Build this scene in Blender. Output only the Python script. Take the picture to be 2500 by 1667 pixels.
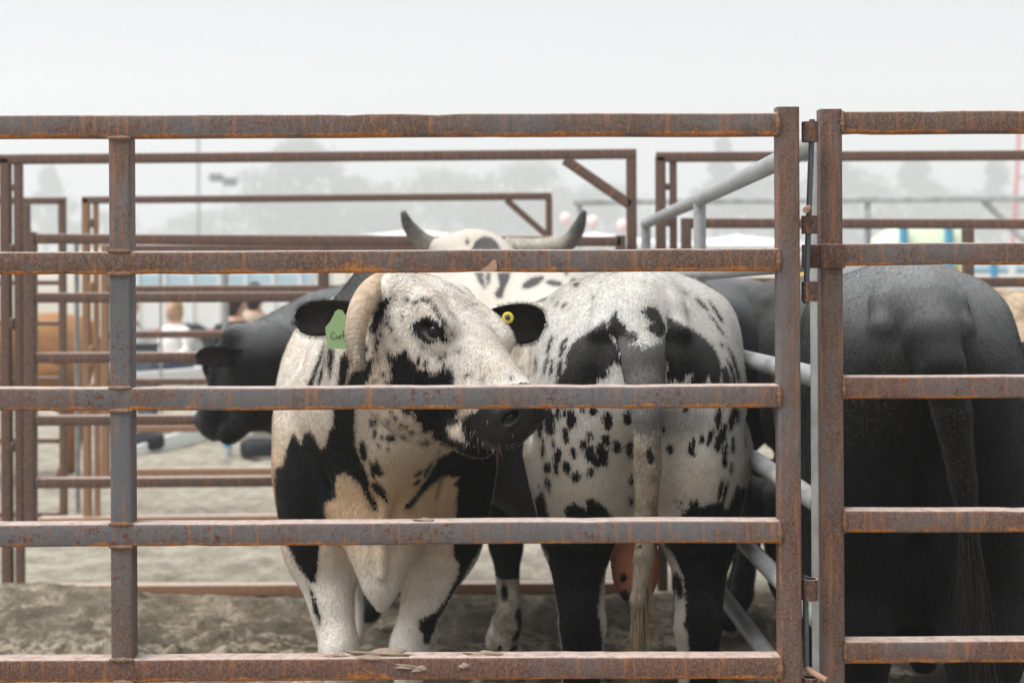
import bpy, bmesh, math, random
import numpy as np
from mathutils import Vector, Matrix

# ------------------------------------------------------------------ clear
for o in list(bpy.data.objects):
    bpy.data.objects.remove(o)
sc = bpy.context.scene
COL = sc.collection
rnd = random.Random(11)
nrs = np.random.RandomState(5)

# ------------------------------------------------------------------ camera
EYE, FPX, CU, VH = 1.5, 3472.0, 1250.0, 630.0     # eye height; focal length, centre and horizon in photo pixels
ROLL = math.radians(0.30)
cam_d = bpy.data.cameras.new('camera')
cam = bpy.data.objects.new('camera', cam_d)
COL.objects.link(cam)
cam.location = (0, 0, EYE)
cam.matrix_world = Matrix.Translation((0, 0, EYE)) @ Matrix.Rotation(math.pi/2, 4, 'X') @ Matrix.Rotation(-ROLL, 4, 'Z')
cam_d.sensor_width = 36.0
cam_d.lens = 50.0
cam_d.shift_y = -(833.5 - VH)/2500.0
cam_d.clip_start = 0.1
cam_d.clip_end = 2000
cam_d.dof.use_dof = True
cam_d.dof.focus_distance = 3.06
cam_d.dof.aperture_fstop = 3.5
sc.camera = cam

# ------------------------------------------------------------------ sky, sun, exposure
SUN_EL, SUN_AZ = math.radians(62), math.radians(-113)     # high to the left, spread wide by the smoke
w = bpy.data.worlds.new('World'); sc.world = w; w.use_nodes = True
nt = w.node_tree; nt.nodes.clear()
sky = nt.nodes.new('ShaderNodeTexSky'); sky.sky_type = 'NISHITA'; sky.sun_disc = False
sky.sun_elevation = SUN_EL; sky.sun_rotation = SUN_AZ; sky.dust_density = 6.0; sky.air_density = 1.0
mixs = nt.nodes.new('ShaderNodeMix'); mixs.data_type = 'RGBA'; mixs.inputs[0].default_value = 0.93
nt.links.new(sky.outputs[0], mixs.inputs[6]); mixs.inputs[7].default_value = (4.62, 4.82, 4.98, 1)   # smoke veil over the whole sky
bg = nt.nodes.new('ShaderNodeBackground'); bg.inputs[1].default_value = 0.1
nt.links.new(mixs.outputs[2], bg.inputs[0])
wo = nt.nodes.new('ShaderNodeOutputWorld'); nt.links.new(bg.outputs[0], wo.inputs[0])
sun_d = bpy.data.lights.new('sun', 'SUN'); sun_d.energy = 4.1; sun_d.angle = math.radians(50); sun_d.color = (1.0, 0.985, 0.965)
sun = bpy.data.objects.new('sun', sun_d); COL.objects.link(sun)
sd = Vector((math.sin(SUN_AZ)*math.cos(SUN_EL), math.cos(SUN_AZ)*math.cos(SUN_EL), math.sin(SUN_EL)))
sun.rotation_euler = sd.to_track_quat('Z', 'Y').to_euler()
sc.view_settings.view_transform = 'Standard'; sc.view_settings.look = 'None'
sc.view_settings.exposure = 0.52; sc.view_settings.gamma = 1.0
sc.view_settings.use_curve_mapping = False
sc.cycles.use_denoising = True
sc.cycles.max_bounces = 6; sc.cycles.diffuse_bounces = 3; sc.cycles.glossy_bounces = 3
sc.cycles.transparent_max_bounces = 8; sc.cycles.volume_bounces = 1
sc.cycles.caustics_reflective = False; sc.cycles.caustics_refractive = False

CR, SR = math.cos(ROLL), math.sin(ROLL)
def at(u, v, Y):
    """the point of the place seen at photo position (u, v) if it stands Y metres away"""
    du, dv = u - CU, v - VH
    u2, v2 = CU + du*CR - dv*SR, VH + du*SR + dv*CR
    return Vector(((u2 - CU)/FPX*Y, Y, EYE - (v2 - VH)/FPX*Y))
def pix(P):
    P = np.asarray(P, float).reshape(-1, 3)
    s = FPX/P[:, 1]
    du = P[:, 0]*s; dv = -(P[:, 2] - EYE)*s
    return np.stack([CU + du*CR + dv*SR, VH - du*SR + dv*CR], 1)

# ------------------------------------------------------------------ objects
def tag(o, label=None, cat=None, group=None, kind=None):
    if label: o['label'] = label
    if cat: o['category'] = cat
    if group: o['group'] = group
    if kind: o['kind'] = kind
    return o
def empty(name, loc=(0, 0, 0), rz=0.0):
    o = bpy.data.objects.new(name, None); COL.objects.link(o)
    o.location = loc; o.rotation_euler = (0, 0, rz)
    o.empty_display_size = 0.1
    return o
def link(name, me, mat, parent=None, smooth=False):
    o = bpy.data.objects.new(name, me); COL.objects.link(o)
    if mat is not None:
        me.materials.clear()
        for m in (mat if isinstance(mat, (list, tuple)) else [mat]): me.materials.append(m)
    if smooth: me.shade_smooth()
    if parent is not None:
        o.parent = parent
    return o
def wparent(o, parent):
    """parent while keeping world coordinates"""
    o.parent = parent
    o.matrix_parent_inverse = world_of(parent).inverted()
    return o
def world_of(o):
    m = Matrix.LocRotScale(o.location, o.rotation_euler, o.scale)
    return (world_of(o.parent) @ o.matrix_parent_inverse @ m) if o.parent else m
def mesh_np(name, V, F):
    me = bpy.data.meshes.new(name)
    me.from_pydata([tuple(x) for x in V], [], [tuple(x) for x in F]); me.update()
    return me
def mesh_fast(name, V, Q):
    """numpy vertices and quads"""
    me = bpy.data.meshes.new(name)
    nv, nq = len(V), len(Q); k = Q.shape[1]
    me.vertices.add(nv); me.vertices.foreach_set('co', np.ascontiguousarray(V, np.float32).ravel())
    me.loops.add(nq*k); me.loops.foreach_set('vertex_index', np.ascontiguousarray(Q, np.int32).ravel())
    me.polygons.add(nq); me.polygons.foreach_set('loop_start', np.arange(0, nq*k, k, dtype=np.int32))
    me.update(calc_edges=True); me.validate()
    return me

# ------------------------------------------------------------------ node helper
class NT:
    def __init__(s, name):
        s.m = bpy.data.materials.new(name); s.m.use_nodes = True
        s.t = s.m.node_tree; s.t.nodes.clear()
        s.out = s.t.nodes.new('ShaderNodeOutputMaterial')
        s.b = s.t.nodes.new('ShaderNodeBsdfPrincipled'); s.t.links.new(s.b.outputs[0], s.out.inputs[0])
    def n(s, typ, **kw):
        x = s.t.nodes.new(typ)
        for k, v in kw.items(): setattr(x, k, v)
        return x
    def l(s, a, b): s.t.links.new(a, b)
    def put(s, sock, v):
        if isinstance(v, (int, float)): sock.default_value = v
        elif isinstance(v, (tuple, list)): sock.default_value = tuple(v) if len(v) != 3 or len(sock.default_value) == 3 else (*v, 1)
        else: s.l(v, sock)
    def coord(s, kind='Object'): return s.n('ShaderNodeTexCoord').outputs[kind]
    def mapping(s, vec, scale=(1, 1, 1), loc=None, rot=None):
        x = s.n('ShaderNodeMapping'); s.l(vec, x.inputs[0]); x.inputs[3].default_value = scale
        if loc is not None: s.put(x.inputs[1], loc)
        if rot is not None: x.inputs[2].default_value = rot
        return x.outputs[0]
    def noise(s, vec, scale, detail=3, rough=.55, dist=0.0):
        x = s.n('ShaderNodeTexNoise'); s.l(vec, x.inputs['Vector'])
        x.inputs['Scale'].default_value = scale; x.inputs['Detail'].default_value = detail
        x.inputs['Roughness'].default_value = rough; x.inputs['Distortion'].default_value = dist
        return x.outputs['Fac']
    def voro(s, vec, scale, feat='F1', rand=1.0):
        x = s.n('ShaderNodeTexVoronoi', feature=feat); s.l(vec, x.inputs['Vector'])
        x.inputs['Scale'].default_value = scale; x.inputs['Randomness'].default_value = rand
        return x.outputs['Distance']
    def math(s, op, a, b=0.0, c=0.0, clamp=False):
        x = s.n('ShaderNodeMath', operation=op, use_clamp=clamp)
        for i, v in enumerate((a, b, c)): s.put(x.inputs[i], v)
        return x.outputs[0]
    def ramp(s, f, lo, hi, a=0.0, b=1.0, smooth=True):
        x = s.n('ShaderNodeMapRange'); x.interpolation_type = 'SMOOTHSTEP' if smooth else 'LINEAR'
        s.put(x.inputs[0], f); s.put(x.inputs[1], lo); s.put(x.inputs[2], hi); s.put(x.inputs[3], a); s.put(x.inputs[4], b)
        return x.outputs[0]
    def mix(s, f, a, b, blend='MIX'):
        x = s.n('ShaderNodeMix', data_type='RGBA', blend_type=blend)
        s.put(x.inputs[0], f); s.put(x.inputs[6], a); s.put(x.inputs[7], b)
        return x.outputs[2]
    def attr(s, name):
        x = s.n('ShaderNodeAttribute'); x.attribute_name = name; return x.outputs['Fac']
    def bump(s, h, strength=.3, dist=.01, normal=None):
        x = s.n('ShaderNodeBump'); s.put(x.inputs['Height'], h)
        x.inputs['Strength'].default_value = strength; x.inputs['Distance'].default_value = dist
        if normal is not None: s.l(normal, x.inputs['Normal'])
        return x.outputs[0]
    def done(s, col=None, rough=None, normal=None, spec=None, metal=None, **kw):
        if col is not None: s.put(s.b.inputs['Base Color'], col)
        if rough is not None: s.put(s.b.inputs['Roughness'], rough)
        if normal is not None: s.l(normal, s.b.inputs['Normal'])
        if spec is not None: s.put(s.b.inputs['Specular IOR Level'], spec)
        if metal is not None: s.put(s.b.inputs['Metallic'], metal)
        for k, v in kw.items(): s.put(s.b.inputs[k], v)
        return s.m
# ------------------------------------------------------------------ implicit modelling: one continuous skin per animal
class Field:
    def __init__(s, xs, ys, zs):
        s.g = [np.asarray(a, np.float32) for a in (xs, ys, zs)]
        s.D = np.full([len(a) for a in s.g], 0.6, np.float32)
    def box(s, lo, hi):
        r = []
        for a, l, h in zip(s.g, lo, hi):
            i0 = max(0, int(np.searchsorted(a, l)) - 1); i1 = min(len(a), int(np.searchsorted(a, h)) + 1)
            r.append(slice(i0, max(i1, i0)))
        return tuple(r)
    def pts(s, sl):
        return (s.g[0][sl[0]][:, None, None], s.g[1][sl[1]][None, :, None], s.g[2][sl[2]][None, None, :])
    def apply(s, sl, d, k, sub=False):
        A = s.D[sl]
        if A.size == 0: return
        if sub:
            h = np.clip(0.5 - 0.5*(A + d)/k, 0, 1) if k > 0 else None
            s.D[sl] = np.maximum(A, -d) if h is None else A*(1 - h) - d*h + k*h*(1 - h)
        else:
            if k <= 0: s.D[sl] = np.minimum(A, d); return
            h = np.clip(0.5 + 0.5*(A - d)/k, 0, 1)
            s.D[sl] = A*(1 - h) + d*h - k*h*(1 - h)
    def ell(s, c, r, k=.06, R=None, sub=False):
        c = np.asarray(c, float); r = np.asarray(r, float)
        e = (np.abs(np.asarray(R))@r if R is not None else r) + k + .05
        sl = s.box(c - e, c + e); X, Y, Z = s.pts(sl)
        x, y, z = X - c[0], Y - c[1], Z - c[2]
        if R is not None:
            R = np.asarray(R, float)
            x, y, z = (R[0, 0]*x + R[1, 0]*y + R[2, 0]*z, R[0, 1]*x + R[1, 1]*y + R[2, 1]*z, R[0, 2]*x + R[1, 2]*y + R[2, 2]*z)
        k0 = np.sqrt((x/r[0])**2 + (y/r[1])**2 + (z/r[2])**2)
        k1 = np.sqrt((x/r[0]**2)**2 + (y/r[1]**2)**2 + (z/r[2]**2)**2) + 1e-9
        s.apply(sl, (k0*(k0 - 1)/k1).astype(np.float32), k, sub)
    def cone(s, a, b, ra, rb, k=.04, sub=False):
        a = np.asarray(a, float); b = np.asarray(b, float)
        e = max(ra, rb) + k + .04
        sl = s.box(np.minimum(a, b) - e, np.maximum(a, b) + e); X, Y, Z = s.pts(sl)
        ab = b - a; L2 = float(ab@ab) + 1e-12
        t = np.clip(((X - a[0])*ab[0] + (Y - a[1])*ab[1] + (Z - a[2])*ab[2])/L2, 0, 1)
        d = np.sqrt((X - a[0] - t*ab[0])**2 + (Y - a[1] - t*ab[1])**2 + (Z - a[2] - t*ab[2])**2) - (ra + (rb - ra)*t)
        s.apply(sl, d.astype(np.float32), k, sub)
    def chain(s, P, R, k=.03, sub=False):
        for i in range(len(P) - 1): s.cone(P[i], P[i+1], R[i], R[i+1], k, sub)
    def mesh(s):
        """naive surface nets"""
        D = s.D; ins = D < 0
        nx, ny, nz = D.shape
        c = np.zeros((nx-1, ny-1, nz-1), np.uint8)
        offs = [(i, j, k) for i in (0, 1) for j in (0, 1) for k in (0, 1)]
        for i, j, k in offs: c += ins[i:nx-1+i, j:ny-1+j, k:nz-1+k]
        act = (c > 0) & (c < 8)
        I, J, K = np.nonzero(act)
        vid = np.full(act.shape, -1, np.int32); vid[I, J, K] = np.arange(len(I), dtype=np.int32)
        acc = np.zeros((len(I), 3)); cnt = np.zeros(len(I))
        for o in offs:
            for ax in range(3):
                if o[ax]: continue
                p = list(o); p[ax] = 1
                d0 = D[I+o[0], J+o[1], K+o[2]].astype(float); d1 = D[I+p[0], J+p[1], K+p[2]].astype(float)
                m = (d0 < 0) != (d1 < 0)
                t = d0[m]/(d0[m] - d1[m])
                for q, (idx, a) in enumerate(zip((I, J, K), s.g)):
                    x0 = a[idx[m] + o[q]]
                    acc[m, q] += x0 + (t*(a[idx[m] + 1] - a[idx[m]]) if q == ax else 0)
                cnt[m] += 1
        V = acc/cnt[:, None]
        Q = []
        for ax in range(3):
            a0 = [slice(None)]*3; a1 = [slice(None)]*3
            a0[ax] = slice(0, -1); a1[ax] = slice(1, None)
            A, B = ins[tuple(a0)], ins[tuple(a1)]
            for flip, M in ((False, A & ~B), (True, ~A & B)):
                idx = list(np.nonzero(M))
                u, v = [(1, 2), (2, 0), (0, 1)][ax]
                ok = (idx[u] > 0) & (idx[v] > 0) & (idx[u] < D.shape[u]-1) & (idx[v] < D.shape[v]-1)
                idx = [q[ok] for q in idx]
                def cell(du, dv):
                    q = [i.copy() for i in idx]; q[u] += du; q[v] += dv
                    return vid[q[0], q[1], q[2]]
                quad = np.stack([cell(-1, -1), cell(0, -1), cell(0, 0), cell(-1, 0)], 1)
                if flip: quad = quad[:, ::-1]
                Q.append(quad)
        Q = np.concatenate(Q); Q = Q[(Q >= 0).all(1)]
        return V, Q
def axis(*seg):
    """graded grid line: (start, end, step), ..."""
    out = []
    for a, b, h in seg:
        n = max(1, int(round((b - a)/h))); out += list(a + (b - a)*np.arange(n)/n)
    return np.array(out + [seg[-1][1]])
def relax(V, Q, it=2, lam=.5):
    e = np.concatenate([Q[:, [0, 1]], Q[:, [1, 2]], Q[:, [2, 3]], Q[:, [3, 0]]])
    for _ in range(it):
        S = np.zeros_like(V); n = np.zeros(len(V))
        for q in range(3):
            S[:, q] = np.bincount(e[:, 0], V[e[:, 1], q], len(V)) + np.bincount(e[:, 1], V[e[:, 0], q], len(V))
        n = np.bincount(e[:, 0], minlength=len(V)) + np.bincount(e[:, 1], minlength=len(V))
        V = V + lam*(S/np.maximum(n, 1)[:, None] - V)
    return V
def normals(V, Q):
    n = np.cross(V[Q[:, 2]] - V[Q[:, 0]], V[Q[:, 3]] - V[Q[:, 1]])
    N = np.zeros_like(V)
    for q in range(3):
        for j in range(4): N[:, q] += np.bincount(Q[:, j], n[:, q], len(V))
    return N/(np.linalg.norm(N, axis=1, keepdims=True) + 1e-12)
def polydist(U, poly):
    """signed distance (negative inside) of 2-D points to a closed outline"""
    P = np.asarray(poly, float); n = len(P)
    d = np.full(len(U), 1e9); ins = np.zeros(len(U), bool)
    for i in range(n):
        a, b = P[i], P[(i+1) % n]; ab = b - a
        t = np.clip(((U - a)@ab)/(ab@ab + 1e-12), 0, 1)
        d = np.minimum(d, np.hypot(U[:, 0] - a[0] - t*ab[0], U[:, 1] - a[1] - t*ab[1]))
        c = (a[1] > U[:, 1]) != (b[1] > U[:, 1])
        with np.errstate(divide='ignore', invalid='ignore'):
            ins ^= c & (U[:, 0] < ab[0]*(U[:, 1] - a[1])/(ab[1] if ab[1] else 1e-12) + a[0])
    return np.where(ins, -d, d)
def elldist(U, e):
    """signed distance to a tilted oval (x, y, rx, ry, degrees)"""
    x, y, rx, ry, a = e; a = math.radians(a)
    dx, dy = U[:, 0] - x, U[:, 1] - y
    p, q = dx*math.cos(a) + dy*math.sin(a), -dx*math.sin(a) + dy*math.cos(a)
    k0 = np.sqrt((p/rx)**2 + (q/ry)**2); k1 = np.sqrt((p/rx**2)**2 + (q/ry**2)**2) + 1e-9
    return k0*(k0 - 1)/k1
# ------------------------------------------------------------------ materials
def grey3(t, v):
    x = t.n('ShaderNodeCombineColor')
    for i in range(3): t.l(v, x.inputs[i])
    return x.outputs[0]
def coat(name, white=(.78, .742, .688), black=(.004, .0045, .0048), warm=(.56, .385, .235), pink=(.40, .15, .09), hair=(300, 300, 55), dust=(.20, .16, .11), sheen=.04, sheen_grey_col=(.20, .195, .19)):
    """short cattle hair; the animal's own markings come with the skin as distances to the edge of each dark patch"""
    t = NT(name); c = t.coord()
    hairs = t.noise(t.mapping(c, hair), 1.0, 3, .6)
    soft = t.noise(c, 9.0, 4, .6); fine = t.noise(c, 160.0, 3, .6)
    d = t.attr('blk')
    d = t.math('ADD', d, t.math('MULTIPLY', t.math('SUBTRACT', hairs, .5), .032))
    d = t.math('ADD', d, t.math('MULTIPLY', t.math('SUBTRACT', t.noise(c, 45.0, 3, .6), .5), .010))
    m = t.ramp(d, -.0028, .0028, 1.0, 0.0)
    roan = t.attr('roan')
    rn = t.noise(t.mapping(c, (700, 700, 160)), 1.0, 2, .7)
    rm = t.math('MULTIPLY', roan, t.ramp(rn, .30, .62, .45, 1.0))
    speck = t.attr('speck')
    sv = t.voro(t.mapping(c, (70, 70, 42)), 1.0)
    smk = t.math('MULTIPLY', t.ramp(sv, t.math('MULTIPLY', speck, .17), t.math('MULTIPLY', speck, .20), 1, 0), t.math('MULTIPLY', t.ramp(speck, .05, .2), t.ramp(t.noise(c, 22, 2), .50, .54)))
    dark = t.math('MAXIMUM', t.math('MAXIMUM', m, rm), smk, clamp=True)
    w = t.mix(t.ramp(soft, .35, .75), white, tuple(a*b for a, b in zip(white, (.90, .85, .78))))
    w = t.mix(t.math('MULTIPLY', t.ramp(hairs, .42, .72), t.ramp(t.noise(c, 18, 3), .3, .7, .08, .40)), w, tuple(a*.60 for a in warm))
    w = t.mix(t.ramp(fine, .56, .72, 0, .30), w, tuple(a*.5 for a in warm))
    w = t.mix(t.attr('warm'), w, warm)
    w = t.mix(t.attr('pink'), w, pink)
    w = t.mix(t.math('MULTIPLY', t.attr('dirt'), t.ramp(t.noise(c, 14, 5, .65), .35, .65)), w, dust)
    blk = t.mix(t.math('MULTIPLY', t.ramp(hairs, .4, .8), .5), black, tuple(a*2.2 for a in black))
    dd = t.attr('ddust')
    blk = t.mix(t.math('MULTIPLY', dd, t.ramp(fine, .52, .70)), blk, dust)
    blk = t.mix(t.attr('grime'), blk, sheen_grey_col)  # pale grey painted over black: top-light sheen on backs, also grey tail hair
    col = t.mix(dark, w, blk)
    col = t.mix(1.0, col, grey3(t, t.ramp(t.attr('rnd'), 0, 1, .74, 1.26, False)), 'MULTIPLY')
    wet = t.attr('wet')
    bn = t.bump(t.math('ADD', hairs, t.math('MULTIPLY', t.attr('curl'), t.noise(c, 42, 3, .6, 2.5))), .70, .008); bn = t.bump(soft, .10, .02, bn)
    leather = t.voro(c, 230.0)
    bw = t.bump(leather, .25, .003)
    nm = t.n('ShaderNodeMix', data_type='VECTOR'); t.l(wet, nm.inputs[0]); t.l(bn, nm.inputs[4]); t.l(bw, nm.inputs[5])
    rough = t.math('ADD', t.math('MULTIPLY', wet, -.38), t.math('ADD', .62, t.math('MULTIPLY', dark, -.10)))
    return t.done(col, rough, nm.outputs[1], spec=t.math('ADD', .14, t.math('ADD', t.math('MULTIPLY', dark, -.06), t.math('MULTIPLY', wet, .40))),
                  **{'Sheen Weight': t.math('MULTIPLY', dark, sheen), 'Sheen Roughness': .40, 'Sheen Tint': (.92, .95, 1.0, 1)})
def plain(name, col, rough=.6, var=.25, scale=8.0, bump=.1, spec=.3, metal=0.0, stretch=(1, 1, 1)):
    t = NT(name); c = t.mapping(t.coord(), stretch)
    n = t.noise(c, scale, 5, .6); f = t.noise(c, scale*9, 3, .6)
    k = t.math('ADD', t.math('MULTIPLY', t.math('SUBTRACT', n, .5), 2*var), t.math('MULTIPLY', t.math('SUBTRACT', f, .5), var))
    cc = t.mix(t.math('ADD', .5, k, clamp=True), tuple(a*(1 - var) for a in col), tuple(min(1, a*(1 + var)) for a in col))
    return t.done(cc, rough, t.bump(f, bump, .004) if bump else None, spec=spec, metal=metal)
def horn_mat(name, base, tip, axis_len, mid=None):
    t = NT(name); c = t.coord()
    k = t.attr('along')
    n = t.noise(t.mapping(c, (60, 60, 60)), 1.0, 4, .6); g = t.noise(c, 14, 4, .6)
    kk = t.math('ADD', k, t.math('MULTIPLY', t.math('SUBTRACT', g, .5), .35))
    col = t.mix(t.ramp(kk, .45, .85), base, tip)
    col = t.mix(t.math('MULTIPLY', t.ramp(n, .4, .65), .6), col, tuple(a*.5 for a in base))
    col = t.mix(t.ramp(t.noise(t.mapping(c, (25, 25, 8)), 1.0, 4, .7), .5, .75, 0, .5), col, tuple(min(1, a*1.5) for a in base))
    ring = t.n('ShaderNodeTexWave'); ring.inputs['Scale'].default_value = 1.0
    w = t.math('SINE', t.math('MULTIPLY', k, 190.0))
    h = t.math('ADD', t.math('MULTIPLY', w, .05), t.math('ADD', n, t.math('MULTIPLY', g, 1.5)))
    return t.done(col, .58, t.bump(h, .75, .005), spec=.3)
M = {}
M['coat'] = coat('coat_spotted')
M['coat_b'] = coat('coat_spotted_pale', white=(.62, .612, .592), warm=(.50, .42, .32), hair=(260, 260, 50))
M['coat_k'] = coat('coat_black', black=(.004, .0045, .005), dust=(.22, .17, .11), sheen=.08, sheen_grey_col=(.40, .405, .41))
M['coat_t'] = coat('coat_tan', white=(.42, .22, .10), warm=(.22, .10, .04))
M['ear'] = plain('black_ear_hair', (.018, .0155, .0145), .55, .8, 45, 1.0, .25, stretch=(1, 1, .35))
M['horn'] = horn_mat('horn_tan', (.44, .335, .235), (.13, .115, .105), .3)
M['horn_g'] = horn_mat('horn_grey', (.33, .30, .25), (.055, .058, .06), .3)
M['eye'] = NT('eye_dark').done((.004, .0035, .003), .05, spec=.35)
M['tag_green'] = plain('tag_green', (.52, .80, .43), .45, .12, 30, .05)
M['ink'] = NT('ink_black').done((.03, .05, .05), .6)
M['button_yellow'] = plain('button_yellow', (.72, .56, .07), .4, .1, 60, .05)
M['button_dark'] = NT('button_dark').done((.03, .06, .08), .4)
M['hair_tan'] = plain('hair_tan', (.26, .19, .11), .6, .5, 40, 0)
M['hair_black'] = plain('hair_black', (.05, .045, .04), .5, .6, 40, 0)
M['hair_switch'] = plain('switch_hair', (.028, .024, .02), .5, .6, 40, 0)
M['hair_white'] = plain('hair_white', (.62, .55, .46), .6, .3, 40, 0)

# ---- steel
def rust(name, steel=(.135, .133, .140), brown=(.150, .086, .058), red=(.115, .036, .022), orange=(.62, .25, .05), edge=1.0, grey=.5, dust=(.60, .47, .41), dustw=.9, upright=False):
    """weathered mill-scale tube; local x runs along the bar, local z up, wear differs on every bar"""
    t = NT(name); oi_ = t.n('ShaderNodeObjectInfo'); c0 = t.coord()
    off = t.n('ShaderNodeCombineXYZ'); t.l(t.math('MULTIPLY', oi_.outputs['Random'], 37.0), off.inputs[0]); t.l(t.math('MULTIPLY', oi_.outputs['Random'], 11.0), off.inputs[1])
    ad = t.n('ShaderNodeVectorMath', operation='ADD'); t.l(c0, ad.inputs[0]); t.l(off.outputs[0], ad.inputs[1]); c = ad.outputs[0]
    big = t.noise(t.mapping(c, (1, 6, 6) if upright else (1, 2.5, 2.5)), 3.1, 6, .66, .8); mid = t.noise(c, 26.0, 6, .72, .4); grain = t.noise(t.mapping(c, (1.35, 1, .8)), 170.0, 4, .75); pit = t.noise(c, 95.0, 5, .78)
    streak = t.noise(t.mapping(c, (6, 75, 75) if upright else (75, 75, 7)), 1.0, 5, .68)
    zone = t.noise(t.mapping(c, (1, .6, .6)), 1.7, 4, .6, .5)      # long clean and long rusted stretches
    k = t.math('ADD', t.math('ADD', t.math('MULTIPLY', big, .55), t.math('MULTIPLY', mid, .35)), t.math('ADD', t.math('MULTIPLY', zone, .75), t.math('ADD', t.math('MULTIPLY', t.math('SUBTRACT', grain, .5), .40), (grey - .78)*.60)))
    clean = t.ramp(k, .62, .92)
    col = t.mix(clean, brown, steel)
    gw = t.math('SUBTRACT', 1.0, t.math('MULTIPLY', clean, .75))
    col = t.mix(t.math('MULTIPLY', t.ramp(grain, .42, .70, 0, .80), gw), col, tuple(a*.28 for a in brown))
    col = t.mix(t.math('MULTIPLY', t.math('MULTIPLY', t.ramp(grain, .50, .30), .40), gw), col, tuple(min(1, a*b) for a, b in zip(steel, (1.8, 1.85, 2.1))))
    rub = t.math('MULTIPLY', t.ramp(t.noise(t.mapping(c, (3, 14, 14)), 1.0, 4, .65), .60, .74), .55)
    col = t.mix(rub, col, tuple(min(1, a*1.35) for a in steel))
    col = t.mix(t.math('MULTIPLY', t.ramp(pit, .54, .60), t.ramp(t.noise(c, 7.5, 4, .6), .44, .60)), col, red)
    col = t.mix(t.math('MULTIPLY', t.ramp(streak, .50, .68), .65), col, (.33, .14, .06))
    col = t.mix(t.math('MULTIPLY', t.ramp(streak, .44, .30), .45), col, tuple(a*.5 for a in steel))
    sx = t.n('ShaderNodeSeparateXYZ'); t.l(c0, sx.inputs[0]); z = sx.outputs[2]
    if edge:
        lim = t.math('ADD', -.036, t.math('MULTIPLY', t.noise(t.mapping(c, (14, 0, 0)), 1.0, 6, .75), .036))
        em = t.math('MULTIPLY', t.ramp(z, lim, t.math('ADD', lim, .0035), 1, 0), t.ramp(t.math('ADD', t.noise(t.mapping(c, (5, 1, 1)), 1.0, 3, .6), t.math('MULTIPLY', t.math('SUBTRACT', mid, .5), .35)), .39, .50))
        em = t.math('MULTIPLY', em, t.ramp(t.noise(c, 75, 4, .7), .36, .52, .25, 1))
        spots = t.math('MULTIPLY', t.ramp(t.voro(c, 55.0), .10, .17, 1, 0), t.math('MULTIPLY', t.ramp(z, -.020, .002, 1, 0), t.ramp(t.noise(c, 5.0, 2), .46, .56)))
        bloom = t.math('MULTIPLY', t.ramp(t.math('ADD', t.noise(c, 9, 6, .72), t.math('MULTIPLY', z, -6.0)), .60, .72), t.ramp(t.noise(t.mapping(c, (2.2, 1, 1)), 1.0, 2), .50, .60))
        og = t.mix(t.ramp(t.noise(c, 150, 4, .75), .32, .66), orange, tuple(a*b for a, b in zip(orange, (.42, .30, .25))))
        col = t.mix(t.math('MULTIPLY', t.math('MAXIMUM', t.math('MAXIMUM', em, spots), t.math('MULTIPLY', bloom, .8)), edge), col, og)
    gm = t.n('ShaderNodeNewGeometry'); sn = t.n('ShaderNodeSeparateXYZ'); t.l(gm.outputs['Normal'], sn.inputs[0])
    du = t.math('MULTIPLY', t.ramp(sn.outputs[2], .50, .92), t.ramp(t.noise(c, 40, 5, .75), .25, .6, .35, 1.0))
    col = t.mix(t.math('MULTIPLY', du, dustw), col, dust)
    bmp = t.bump(t.math('ADD', grain, t.math('MULTIPLY', pit, 1.6)), .42, .003); bmp = t.bump(mid, .10, .01, bmp)
    return t.done(col, t.ramp(mid, .3, .7, .46, .70), bmp, spec=.34)
M['rust'] = rust('rusty_rail', grey=.60)
M['rust_grey'] = rust('rail_more_mill_scale', grey=.78)
M['rust_red'] = rust('rail_red_rust', grey=.48, red=(.12, .038, .025), brown=(.165, .084, .058))
M['post'] = rust('rusty_post', edge=0, upright=True, grey=.62, brown=(.150, .084, .056), dust=(.35, .25, .20))
M['post_grey'] = rust('post_blue_scale', edge=0, upright=True, grey=.95, steel=(.125, .13, .142), dust=(.35, .25, .20))
M['far'] = rust('far_rail', edge=0, grey=.40, brown=(.150, .090, .066), steel=(.115, .11, .115), red=(.12, .05, .035))
M['far_tan'] = rust('far_rail_tan', edge=0, grey=.3, brown=(.34, .19, .105), red=(.26, .11, .05), steel=(.26, .20, .16), dust=(.70, .58, .50))
M['weld'] = plain('weld_rust', (.21, .115, .065), .7, .55, 60, .5)
M['weld_pale'] = plain('weld_pale_rust', (.23, .15, .105), .7, .5, 60, .5)
M['collar'] = rust('collar_dark_rust', edge=0, grey=.3, brown=(.11, .055, .035))
M['rod'] = plain('pin_blue_steel', (.085, .10, .115), .38, .5, 30, .25, .5, .35, (1, 1, .3))
M['rod_end'] = plain('pin_rusty_end', (.34, .20, .14), .6, .4, 60, .3)
M['mud'] = plain('dried_mud', (.34, .26, .20), .95, .35, 40, .7, .1)
M['scrape'] = plain('pale_scrape', (.46, .28, .20), .85, .5, 120, .5, .2)
def galv(name, col=(.36, .37, .375), brown=.25):
    t = NT(name); c = t.coord(); n = t.noise(c, 11, 5, .65); f = t.noise(t.mapping(c, (1, 30, 30)), 6, 4, .6); v = t.voro(c, 60)
    k = t.mix(t.ramp(n, .3, .7), tuple(a*.78 for a in col), tuple(min(.9, a*1.2) for a in col))
    k = t.mix(t.math('MULTIPLY', v, .25), k, tuple(a*.7 for a in col))
    k = t.mix(t.math('MULTIPLY', t.ramp(f, .58, .72), brown), k, (.30, .20, .13))
    return t.done(k, t.ramp(n, .3, .7, .36, .55), t.bump(f, .08, .003), spec=.5, metal=.35)
M['galv'] = galv('galvanised_pipe')
M['galv_pale'] = galv('galvanised_pale', (.52, .54, .54), .15)
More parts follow.
